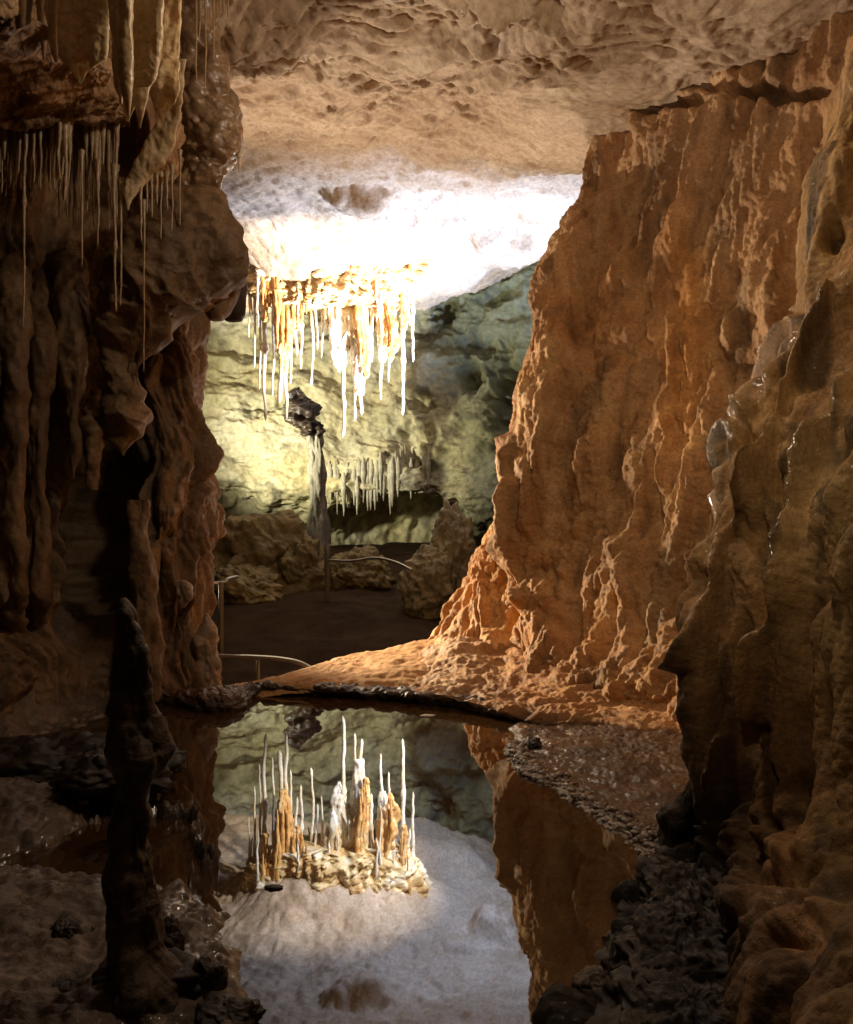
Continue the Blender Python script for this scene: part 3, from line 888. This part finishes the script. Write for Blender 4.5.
lstraw(24, 120, 327, 3.2, 4.35, 'longest tan soda straw hanging alone near the left edge', knob=.4)
lstraw(115, 165, 312, 3.6, 4.6, 'long soda straw left of a twin pair below the slanting curtain', knob=.55)
lstraw(121, 178, 306, 2.8, 4.62, 'slightly shorter straw of the twin pair below the slanting curtain')
lstraw(144, 200, 372, 2.0, 4.7, 'very thin dark straw crossing the overhanging block')
lstraw(82, 150, 267, 2.6, 4.5, 'thin isolated straw between the fringe and the twin pair', knob=.5)
lstraw(98, 160, 246, 2.8, 4.6, 'straw of middle length just left of the twin pair')
lstraw(141, 180, 241, 3.0, 4.6, 'knotty straw directly below the middle of the slanting curtain', knob=.7)
lstraw(161, 172, 240, 2.6, 4.75, 'straw below the right end of the slanting curtain, longer than its neighbour')
lstraw(172, 165, 232, 2.8, 4.8, 'straight straw in front of the gap beside the glittering column')
lstraw(180, 150, 226, 2.4, 4.9, 'thin straw touching the left side of the glittering column')
for px, tip in ((152, 218), (157, 205), (167, 210), (147, 214)):
    lstraw(px, 172, tip, 3, 4.7, 'short stubby straw under the slanting curtain', 'short straws under the slanting curtain')
for k in range(40):
    px = rr.uniform(-3, 74)
    lstraw(px, 116 + rr.uniform(-3, 5), 168 + abs(rr.gauss(0, 17)) + (5 if 10 < px < 60 else -4), rr.uniform(2.2, 5.4), 4.38 + rr.uniform(-.06, .2), 'short tan soda straw in the dense fringe under the left ledge', 'dense straw fringe under the left ledge', taper=.4)
for k in range(24):
    px = rr.uniform(58, 118)
    lstraw(px, 122 + rr.uniform(-5, 5), 200 + abs(rr.gauss(4, 17)), rr.uniform(2.0, 4.6), 4.85 + rr.uniform(-.1, .2), 'brown soda straw in the second row behind the dense fringe', 'second straw row behind the fringe', taper=.45)
for k in range(9):
    px = 196 + 4.6 * k + rr.uniform(-1, 1)
    lstraw(px, -30, (82, 40, 88, 20, 60, 16, 12, 18, 10)[k], 2.4, 4.6, 'thin straw hanging from the ceiling at the top, above the glittering column', 'thin straws at the top edge')

# ------------------------------------------------------------------ the lit stalactites in the middle
DC = 16.0
def cs(px, tip, w, lab, top=285, d=DC, **k):
    tag(straw('stalactite', px, top, tip, w, d, M_WHITE, seed=px, na=12, **k), lab, 'stalactite', 'lit stalactites in the middle')
cs(249, 338, 2.6, 'short white straw at the far left end of the lit cluster', top=270)
cs(254.7, 368, 3.2, 'second white straw from the left end of the lit cluster', top=270)
cs(260, 390, 3.2, 'third white straw from the left end of the lit cluster', top=272)
cs(265.5, 421, 5.2, 'longest straw of the left third of the lit cluster', top=275, knob=.5)
cs(273, 397, 3.6, 'white straw just right of the longest left straw', top=280)
cs(280.5, 403, 6.2, 'thick white stalactite in the left third of the lit cluster', top=290, taper=.75)
cs(286.6, 420, 6.0, 'thick white stalactite pointing at the dark knob behind', top=290, taper=.5)
cs(291, 384, 3.6, 'white straw leaning on the thick left stalactites from the right', top=290)
cs(295.5, 356, 4.4, 'short stout straw under the amber drapery', top=292)
cs(301, 369, 4.0, 'knobbly white straw right of the amber drapery', top=290, knob=.45)
cs(311.7, 386, 3.6, 'lone thin straw in the gap left of the great white mass', top=282, knob=.95)
cs(317.8, 350, 2.8, 'short thin straw beside the great white mass', top=285)
cs(322, 358, 3.0, 'thin straw touching the left flank of the great white mass', top=285)
cs(343.5, 437.5, 4.6, 'longest white straw of all, hanging lowest in the lit cluster', top=300, knob=.45, taper=.75)
cs(355, 421, 4.0, 'left one of two close straws right of the lowest straw', top=320)
cs(360.5, 415, 5.0, 'right one of two close straws right of the lowest straw', top=320, taper=.7)
cs(381.5, 400, 3.8, 'white straw below the orange drapery', top=330)
cs(389, 382, 3.6, 'shorter white straw beside the orange drapery', top=310)
cs(403, 415, 5.0, 'long straw with knots at the right end of the lit cluster', top=300, knob=.52)
cs(413, 362, 3.8, 'last white straw on the right of the lit cluster', top=290)
cs(409, 326, 6, 'stubby white stalactite on the right end of the lit cluster', top=272, taper=.35)
for k in range(44):
    px = 252 + 162 * (k + .5) / 44 + rr.uniform(-2, 2)
    cs(px, 300 + abs(rr.gauss(0, 20)), rr.uniform(3, 7.5), 'small pale stalactite packed on the underside of the lit cluster', top=254 + rr.uniform(0, 8), d=DC + rr.uniform(-.6, .7), taper=.25)
M_GREY = rock('grey stalactites', (.22, .20, .14), (.48, .45, .35), scale=2, rough=(.5, .8), bump=.3, fine=20)
M_BOSS = rock('golden white calcite', (.60, .30, .08), (.92, .84, .70), cc=(.82, .60, .30), scale=1.8, rough=(.3, .6), bump=.5, fine=22, sss=.2, dist=.03)
GD = lambda V: .07 * ridged(V * np.array([5, 5, .9]), 3) + .05 * fbm(V * 4.5, 3) - .03
o = tongues('flowstone_boss', [dict(rows=[(232, 262, 410), (250, 248, 424), (266, 246, 422), (280, 250, 419), (292, 256, 414), (303, 266, 406), (311, 284, 392)], d=DC, thick=.35, na=200, nt=150,
            disp=lambda V: .12 * popcorn(V * np.array([2.2, 2.2, 1.6])) + .08 * popcorn(V * 6) + .12 * ridged(V * np.array([4, 4, .8]), 3) + .05 * fbm(V * 8, 3) - .12)], M_BOSS)
tag(o, 'glowing lumpy calcite boss fused to the ceiling, root of the lit stalactites', 'calcite boss')
for rows, mat, lab in (([(268, 254, 274), (290, 257, 272), (305, 259, 269), (322, 263, 266)], M_GOLD, 'amber drapery at the left end of the lit cluster'),
                       ([(268, 270, 292), (295, 273, 290), (320, 276, 290), (340, 278, 290), (365, 281, 287)], M_GOLD, 'dark amber drapery above the thick left stalactites'),
                       ([(268, 290, 312), (290, 292, 308), (310, 292, 303), (330, 294, 298)], M_GOLD, 'ragged amber drapery right of the thick left stalactites'),
                       ([(264, 316, 372), (290, 322, 370), (315, 326, 366), (340, 331, 352), (362, 335, 343), (372, 338, 340)], M_WHITE, 'great white stalactite mass at the centre of the lit cluster'),
                       ([(280, 350, 376), (315, 350, 374), (340, 352, 370), (365, 354, 365), (395, 356, 363)], M_WHITE, 'white tapering mass above the two close straws'),
                       ([(320, 354, 366), (345, 358, 368), (365, 362, 368), (378, 364, 367)], M_GOLD, 'orange streaked drapery in front of the white tapering mass'),
                       ([(280, 372, 398), (310, 376, 394), (340, 379, 389), (362, 381, 384)], M_WHITE, 'white mass behind the orange drapery'),
                       ([(300, 379, 390), (320, 380, 396), (340, 384, 398), (354, 387, 393), (362, 389, 391)], M_GOLD, 'broad orange drapery near the right end of the lit cluster'),
                       ([(262, 400, 414), (280, 402, 410), (300, 401, 407), (330, 402, 405)], M_GOLD, 'thin orange drapery above the long knotty straw')):
    base = DC - (.25 if mat is M_GOLD else 0)
    ys = [r[0] for r in rows]
    specs = [dict(rows=rows, d=base, thick=.45, na=48, nt=130, disp=GD if mat is M_GOLD else (lambda V: .6 * GD(V) + .02))]
    for j in range(9):
        f = (j + .5 + rr.uniform(-.35, .35)) / 9
        y1 = ys[0] + (ys[-1] - ys[0]) * rr.uniform(.45, .85)
        ym = ys[0] + (y1 - ys[0]) * .6
        xm = np.interp(ym, ys, [r[1] for r in rows]) * (1 - f) + np.interp(ym, ys, [r[2] for r in rows]) * f
        x0 = rows[0][1] * (1 - f) + rows[0][2] * f
        wd = (rows[0][2] - rows[0][1]) / 9 * rr.uniform(.6, 1.1) + .8
        specs.append(dict(rows=[(ys[0], x0 - wd, x0 + wd), (ym, xm - wd * .8, xm + wd * .8), (y1 - 4, xm - wd * .5, xm + wd * .5), (y1 + 5, xm - .4, xm + .4)], d=base + rr.uniform(-.28, .05), thick=1, na=16, nt=50, disp=lambda V: .04 * fbm(V * 5, 3)))
    for sp in specs:
        sp['rows'] = [(sp['rows'][0][0] - 16,) + tuple(sp['rows'][0][1:])] + list(sp['rows'])
    tag(tongues('drapery', specs, mat), lab, 'drapery', 'draperies of the lit cluster')

# ------------------------------------------------------------------ far chamber things
o = tongues('rock_column', [dict(rows=[(412, 307, 314), (430, 307, 319), (455, 311, 323), (490, 311, 324), (520, 309, 326), (550, 306, 328), (600, 298, 336)], d=18.5, thick=.9, na=60, nt=140,
                                 disp=lambda V: .09 * billow(V * np.array([4, 4, .4]), 3) + .05 * fbm(V * np.array([5, 5, 2]), 3) - .08)],
            rock('streaked column', (.06, .05, .03), (.34, .31, .24), scale=1.6, rough=(.5, .8), bump=.5, fine=10, streak=True, dist=.06), hang=False)
tag(o, 'streaked stone column standing before the yellow green wall', 'stone column')
o = tongues('rock', [dict(rows=[(387, 297, 300), (392, 291, 303), (399, 289, 306), (405, 288, 316), (411, 290, 317), (418, 287, 311), (424, 292, 320), (430, 302, 321), (436, 308, 318)], d=18.4, thick=.8, na=50, nt=110, disp=lambda V: .13 * fbm(V * 3.6, 4) + .05 * ridged(V * 5, 2))], M_DARK, hang=False)
tag(o, 'black lumpy knob crowning the streaked stone column', 'rock')
bpy.context.evaluated_depsgraph_get().update()
for k in range(30):
    px = 328 + 3.4 * k + rr.uniform(-2.5, 2.5)
    tp = 468 + 9 * math.sin(px * .055 + 1) + rr.uniform(-9, 9)
    ray = (W(px, tp, 2.0) - W(px, tp, 1.0))
    hit, loc, _, _ = back.ray_cast(tuple(np.array((0, 0, H)) - np.array(back.location)), tuple(ray / np.linalg.norm(ray)))
    dw = (loc.y + back.location.y + .0) if hit else 20.6
    o = tongues('stalactite', [dict(rows=[(tp - 10, px - .5, px + .5), (tp - 2, px - 1.8, px + 1.8), (tp + 7, px - 2.3, px + 2.3), (tp + 17 + rr.gauss(0, 3), px - 1.6, px + 1.6), (tp + 28 + abs(rr.gauss(0, 9)), px - .3, px + .3)],
                                    d=dw, thick=1, na=16, nt=40, disp=dn(.03, 2.5))], M_GREY)
    tag(o, 'small grey stalactite in the row on the far chamber wall', 'stalactite', 'stalactite row on the far wall')
for c, r, s, lab in (((W(264, 566, 14.4)), (1.05, .7, .88), 3, 'large olive boulder left of the streaked column'),
                     ((W(243, 592, 13.4)), (.72, .6, .45), 5, 'low olive boulder in front of the large one'),
                     ((W(302, 576, 14.3)), (.52, .5, .72), 8, 'olive boulder touching the foot of the streaked column'),
                     ((W(222, 558, 15.4)), (.7, .7, .7), 21, 'olive boulder half hidden behind the left wall'),
                     ((W(357, 582, 14.6)), (.66, .5, .55), 12, 'squat olive boulder behind the handrail post'),
                     ((W(453, 560, 13.0)), (.34, .4, .88), 14, 'upright grey boulder beside the orange apron'),
                     ((W(430, 594, 12.6)), (.46, .42, .68), 15, 'rounded grey boulder in front of the upright one')):
    tag(boulder('boulder', c, r, s, M_BOULD2 if s in (14, 15) else M_BOULD, amp=.30, facet=.12, fine=.05, nu=130, nv=90), lab, 'boulder', 'boulders in the far chamber')


def part(name, V, f, mat, parent):
    o = mesh_obj(name, V, f, mat, origin=np.array(parent.location))
    o.location = (0, 0, 0)
    o.parent = parent
    return o


def empty(name, loc):
    o = bpy.data.objects.new(name, None)
    o.location = loc
    COL.objects.link(o)
    return o


def handrail(base, rails, posts, lab):
    t = empty('handrail', tuple(base))
    tag(t, lab, 'handrail', 'handrails of the walkway')
    for pts in rails:
        c = catmull(np.array([W(*p) for p in pts]), 40)
        part('rail', *tube(c, .022), M_METAL, t)
    for a, b, r in posts:
        part('post', *tube(np.linspace(W(*a), W(*b), 6), r), M_POST, t)
    return t


handrail(W(327, 606, 12.8), [[(327, 560, 12.8), (350, 561, 12.6), (375, 558, 12.4), (395, 562, 12), (412, 570, 11.5)]], [((327, 608, 12.8), (327, 544, 12.8), .045)], 'handrail with a stout post in front of the far boulders')
handrail(W(222, 640, 9), [[(150, 586, 8.6), (218, 583, 9), (228, 579, 9.1), (237, 577, 9.3)]], [((221, 660, 9), (221, 582, 9), .03)], 'short handrail end poking out behind the left wall')
handrail(W(258, 700, 7), [[(150, 650, 7.3), (218, 656, 7.2), (250, 657, 7.1), (280, 659, 7.0), (302, 664, 6.9), (330, 680, 6.8)]], [((258, 740, 7.1), (258, 658, 7.1), .018)], 'low curved handrail right behind the rimstone dam')

# ------------------------------------------------------------------ banks
def bank(name, x0, x1, y0, y1, nx, ny, polys, noise, mat, tint, rims=()):
    xx = np.linspace(x0, x1, nx)
    yy = np.geomspace(y0, y1, ny)
    X, Y = np.meshgrid(xx, yy)
    P = np.stack([X.ravel(), Y.ravel(), 0 * X.ravel()], 1)
    q = P[:, :2] + .05 * np.stack([fbm(P * 4, 3), fbm(P * 4 + 33, 3)], 1) + .015 * np.stack([fbm(P * 17, 2), fbm(P * 17 + 33, 2)], 1)
    z = np.full(len(P), -.16)
    for pts, w, h, base in polys:
        s = poly_sdf(q, pts)
        z = np.maximum(z, np.where(s > 0, base * sstep(0, .04, s) + h * sstep(0, w, s), .6 * s))
    for pts, w, h in rims:
        z = np.maximum(z, -.16 + (h + .16) * np.exp(-(seg_dist(q, pts) / w) ** 2) * (1 + .25 * fbm(P * 30, 2)))
    P[:, 2] = z + noise(P) * sstep(-.1, .03, z)
    wt = 1 - sstep(.015, .075, P[:, 2] + .04 * fbm(P * 6, 3))
    return mesh_obj(name, P, grid_faces(nx, ny), mat, origin=np.zeros(3), tint=tint(P), wet=wt)


def n_mud(P):
    return .03 * fbm(P * 2.2, 3) + .018 * ridged(P * 5.5, 3) + .012 * popcorn(P * 22) + .008 * fbm(P * 26, 3)


def t_mud(P):
    n = fbm(P * 3, 3)[:, None]
    c = np.array([1.0, .95, .92]) * (1 + .35 * n)
    g = (1 - sstep(-.01, .025, P[:, 2]))[:, None]
    return c * (1 - .6 * g)


o = bank('mud_bank', -3.8, -.35, .5, 6.2, 520, 700,
         [([(-4.5, .2), (-.38, .2), (-.40, 1.6), (-.505, 2.0), (-.62, 2.28), (-.735, 2.57), (-.86, 2.70), (-1.2, 2.8), (-1.63, 2.84), (-4.5, 2.86)], .55, .07, .03),
          ([(-4.5, 2.9), (-2.6, 2.95), (-1.76, 2.97), (-1.6, 3.07), (-1.56, 3.3), (-1.72, 3.75), (-2.6, 3.9), (-4.5, 3.9)], .3, .05, .03),
          ([(-6, 4.2), (-2.9, 4.15), (-2.45, 4.45), (-2.25, 5.0), (-2.15, 5.6), (-2.0, 7), (-6, 7)], .75, .62, .03)],
         n_mud, M_MUD, t_mud,
         rims=(([(-1.32, 3.42), (-1.07, 3.37), (-.98, 3.2), (-.93, 3.02), (-.82, 2.9), (-.9, 2.8)], .022, .034), ([(-1.6, 3.3), (-1.4, 3.38), (-1.3, 3.42)], .018, .018)))
tag(o, 'pale wet mud bank with pitted surface at the lower left', kind='structure')


def t_mudr(P):
    n = fbm(P * 3, 3)[:, None]
    c = np.array([.60, .42, .27]) * (1 + .35 * n)
    g = sstep(.06, .12, P[:, 2])[:, None]
    c = c * (1 - g) + np.array([1.1, .75, .45]) * g
    return c * (1 - .6 * (1 - sstep(-.01, .025, P[:, 2]))[:, None])


o = bank('mud_shore', .2, 2.6, 2.2, 5.4, 420, 520,
         [([(.60, 5.2), (.56, 4.62), (.47, 4.35), (.49, 4.08), (.66, 3.72), (.78, 3.42), (.87, 3.2), (.91, 2.9), (1.0, 2.4), (4, 2.2), (4, 6), (.6, 6)], .8, .05, .02)], lambda P: .016 * fbm(P * 3, 3) + .008 * fbm(P * 11, 3) + .005 * fbm(P * 34, 3), M_MUD, t_mudr)
tag(o, 'sloping brown mud shore under the orange wall', kind='structure')
deps = bpy.context.evaluated_depsgraph_get()
shore = o


def ico(sub=1):
    import bmesh
    b = bmesh.new()
    bmesh.ops.create_icosphere(b, subdivisions=sub, radius=1)
    v = np.array([x.co[:] for x in b.verts])
    f = np.array([[x.index for x in g.verts] for g in b.faces])
    b.free()
    return v, f


iv, iff = ico(2)
line = np.array([(.50, 4.62), (.46, 4.35), (.47, 4.1), (.63, 3.74), (.76, 3.45), (.84, 3.2), (.88, 2.92)])
Vs, Fs, off = [], [], 0
deps = bpy.context.evaluated_depsgraph_get()
deps.update()
cum = np.r_[0, np.cumsum(np.linalg.norm(np.diff(line, axis=0), axis=1))]
while len(Vs) < 2000:
    t = rr.uniform(.12, 1) * cum[-1]
    x, y = np.interp(t, cum, line[:, 0]), np.interp(t, cum, line[:, 1])
    x += abs(rr.gauss(0, .055)) - .015
    y += rr.gauss(0, .03)
    hit, loc, nn, _ = shore.ray_cast((x, y, 2), (0, 0, -1))
    if not hit or loc.z < -.03:
        continue
    r = .004 + .017 * rr.random() ** 3
    v = iv * (1 + .3 * perlin(iv * 1.3 + rr.uniform(0, 90)))[:, None] * np.array([rr.uniform(.8, 1.4), rr.uniform(.8, 1.4), rr.uniform(.5, .9)]) * r
    a = rr.uniform(0, 6.28)
    v[:, :2] = v[:, :2] @ np.array([[math.cos(a), -math.sin(a)], [math.sin(a), math.cos(a)]])
    Vs.append(v + (x, y, loc.z + r * .25))
    Fs.append(iff + off)
    off += len(iv)
tag(mesh_obj('gravel', np.vstack(Vs), np.concatenate(Fs), M_PEB), 'wet glinting gravel along the right shore of the pool', kind='stuff')

# ------------------------------------------------------------------ near left: stalagmite and rocks
M_STAG = rock('dark stalagmite', (.05, .03, .018), (.17, .105, .062), scale=6, rough=(.3, .7), bump=.9, fine=60, spec=.5, dist=.012)
SD = lambda V: -.021 + .004 * fbm(V * np.array([2, 2, 24]), 3) + .02 * popcorn(V * np.array([11, 11, 9])) + .026 * fbm(V * np.array([6, 6, 3]), 4, .6) + .008 * popcorn(V * np.array([20, 20, 12])) + .010 * ridged(V * np.array([9, 9, 1.6]), 2)
o = tongues('stalagmite', [dict(rows=[(598, 121, 127, 2.12), (604, 116, 132, 2.12), (620, 113, 141, 2.12), (650, 113, 147, 2.12), (695, 114, 153, 2.11), (730, 112, 157, 2.1), (748, 111, 166, 2.1), (760, 113, 164, 2.1), (774, 117, 155, 2.1), (800, 118, 147, 2.1), (850, 113, 151, 2.09),
                                      (900, 110, 156, 2.08), (940, 108, 160, 2.07), (975, 102, 168, 2.05), (1005, 88, 185, 2.05), (1035, 70, 210, 2.05), (1070, 50, 240, 2.05)], d=2.1, thick=.95, na=140, nt=420, disp=SD)], M_STAG, hang=False)
tag(o, 'tall dark slender stalagmite rising from the near left mud bank', 'stalagmite')


def rk(px, py, z, r, s, lab, mat=M_DARK, grp=None, amp=.3):
    d = (H - z) * F / (py - CY)
    c = np.array([(px - CX) / F * d, d, z])
    tag(boulder('rock', c, r, s, mat, amp=amp, fine=.004, nu=80, nv=56, facet=.06), lab, 'rock', grp)


rk(66, 938, .09, (.045, .05, .05), 31, 'squat black rock on the mud left of the stalagmite')
rk(92, 938, .07, (.03, .03, .03), 32, 'small black stone between the squat rock and the stalagmite')
rk(168, 945, .1, (.04, .05, .075), 33, 'upright black rock against the right foot of the stalagmite')
rk(205, 985, .06, (.055, .06, .07), 34, 'rounded black rock on the mud bank right of the stalagmite')
rk(150, 985, .05, (.16, .12, .08), 35, 'broad black rock at the foot of the stalagmite')
rk(70, 1000, .04, (.17, .1, .05), 36, 'low black rock at the bottom left of the stalagmite')
rk(225, 1022, .03, (.09, .07, .05), 41, 'low black rock by the water at the bottom edge')
o = boulder('rock', W(30, 772, 3.95) , (.62, .3, .15), 37, M_DARK, amp=.3, fine=.03, nu=120, nv=80, facet=.1)
tag(o, 'long black rock ridge lying across the left bank', 'rock')
o = boulder('rock', W(118, 772, 3.6), (.27, .2, .1), 38, M_DARK, amp=.35, fine=.02, facet=.1)
tag(o, 'jagged black rock in the water behind the stalagmite', 'rock')
o = boulder('rock', W(148, 752, 3.1), (.085, .08, .055), 39, M_DARK, amp=.3, fine=.006, facet=.08)
tag(o, 'small glinting rock just right of the stalagmite', 'rock')
o = boulder('rock', W(592, 990, 2.15), (.06, .06, .055), 40, M_MUD, amp=.25, fine=.004, tint=lambda V, q: np.ones((len(V), 3)) * .9)
tag(o, 'pale stone at the water edge below the wet flowstone', 'rock')
for px, py, r, s, lab in ((274, 888, .035, 51, 'dark leaf shaped flake floating on the pool'), (428, 716, .055, 52, 'pale flake at the rim of the pool')):
    d = H * F / (py - CY)
    V, f = ico(2)
    V = V * (1 + .3 * perlin(V * 1.4 + s))[:, None] * np.array([r, r * .55, .006]) + ((px - CX) / F * d, d, .004)
    tag(mesh_obj('flake', V, f, M_DARK if s == 51 else M_PALE), lab, 'flake')
for c, r, sd, lab in (((1.10, 2.88, .02), (.16, .2, .13), 61, 'farthest of the black rocks along the foot of the wet flowstone'),
                      ((.93, 2.56, .01), (.20, .22, .13), 62, 'second farthest black rock along the foot of the wet flowstone'),
                      ((.80, 2.27, .0), (.22, .22, .12), 63, 'third farthest black rock along the foot of the wet flowstone'),
                      ((.70, 1.96, .0), (.24, .22, .11), 64, 'nearest of the black rocks along the foot of the wet flowstone'),
                      ((1.02, 2.25, .02), (.16, .26, .14), 65, 'black rock tucked between its neighbours and the wet flowstone')):
    tag(boulder('rock', np.array(c), r, sd, M_DARK, amp=.3, fine=.02, facet=.12, nu=130, nv=90), lab, 'rock', 'black rocks at the foot of the wet flowstone')
o = boulder('rock', W(533, 745, 4.35), (.045, .05, .045), 42, M_DARK, amp=.3, fine=.004, facet=.08)
tag(o, 'small black stone on the gravel shore', 'rock')

# ------------------------------------------------------------------ lamps of the show cave and added fills
def lamp(name, kind, loc, to, power, col, size=.1, angle=90, blend=.6):
    l = bpy.data.lights.new(name, kind)
    l.energy = power
    l.color = col
    if kind == 'SPOT':
        l.spot_size = R(angle)
        l.spot_blend = blend
    l.shadow_soft_size = size
    o = bpy.data.objects.new(name, l)
    o.location = loc
    from mathutils import Vector
    o.rotation_euler = (Vector(to) - Vector(loc)).to_track_quat('-Z', 'Y').to_euler()
    COL.objects.link(o)
    return o


lamp('stalactite_lamp', 'SPOT', (2.5, 12.6, .3), (-1.9, 16.0, 5.7), 15000, (1.0, .93, .82), .1, 42, .7)
lamp('ceiling_lamp', 'SPOT', (2.5, 14.4, .3), (.4, 15.6, 7.0), 12000, (.50, .65, 1.0), .12, 90, 1.0)
lamp('dome_lamp', 'SPOT', (1.9, 12.0, .4), (-.2, 8.0, 5.8), 700, (1.0, .86, .70), .15, 112, .9)
lamp('vault_lamp', 'SPOT', (-4.3, 10.4, .5), (1.2, 7.2, 5.8), 2100, (1.0, .84, .66), .15, 96, 1.0)
lamp('chamber_lamp', 'SPOT', (-6.2, 16.0, 2.4), (-2.2, 21, 4.7), 3700, (1.0, .95, .70), .2, 90, .9)
lamp('flowstone_lamp', 'SPOT', (-3.4, 9.4, 1.8), (.3, 7.0, 1.1), 1450, (1.0, .80, .55), .12, 66, 1.0)
lamp('slope_lamp', 'SPOT', (-3.4, 9.2, 1.7), (-.35, 6.6, .1), 1700, (1.0, .80, .50), .1, 34, .9)
lamp('overhead_fill', 'POINT', (.4, 3.4, 4.2), (0, 0, 0), 76, (1.0, .84, .64), .12)  # added warm fill above the view, lifts the left wall and near rock
lamp('near_rock_fill', 'SPOT', (-.2, .5, 3.2), (1.3, 2.7, 2.1), 110, (1.0, .82, .56), .08, 58, 1.0)  # added fill from the camera side, brightens the near right flowstone

w = bpy.data.worlds.new('World')
scene.world = w
w.use_nodes = True
w.node_tree.nodes['Background'].inputs[0].default_value = (1.0, .75, .5, 1)
w.node_tree.nodes['Background'].inputs[1].default_value = .004

cam = bpy.data.cameras.new('camera')
cam.lens = F / 1024 * 36
cam.sensor_width = 36
cam.clip_start = .05
cam.clip_end = 200
co = bpy.data.objects.new('camera', cam)
co.location = (0, 0, H)
co.rotation_euler = (R(90), 0, 0)
COL.objects.link(co)
scene.camera = co
scene.view_settings.view_transform = 'Standard'
scene.view_settings.look = 'None'
scene.cycles.use_denoising = True
scene.cycles.max_bounces = 8
scene.cycles.diffuse_bounces = 4
scene.cycles.sample_clamp_indirect = 8
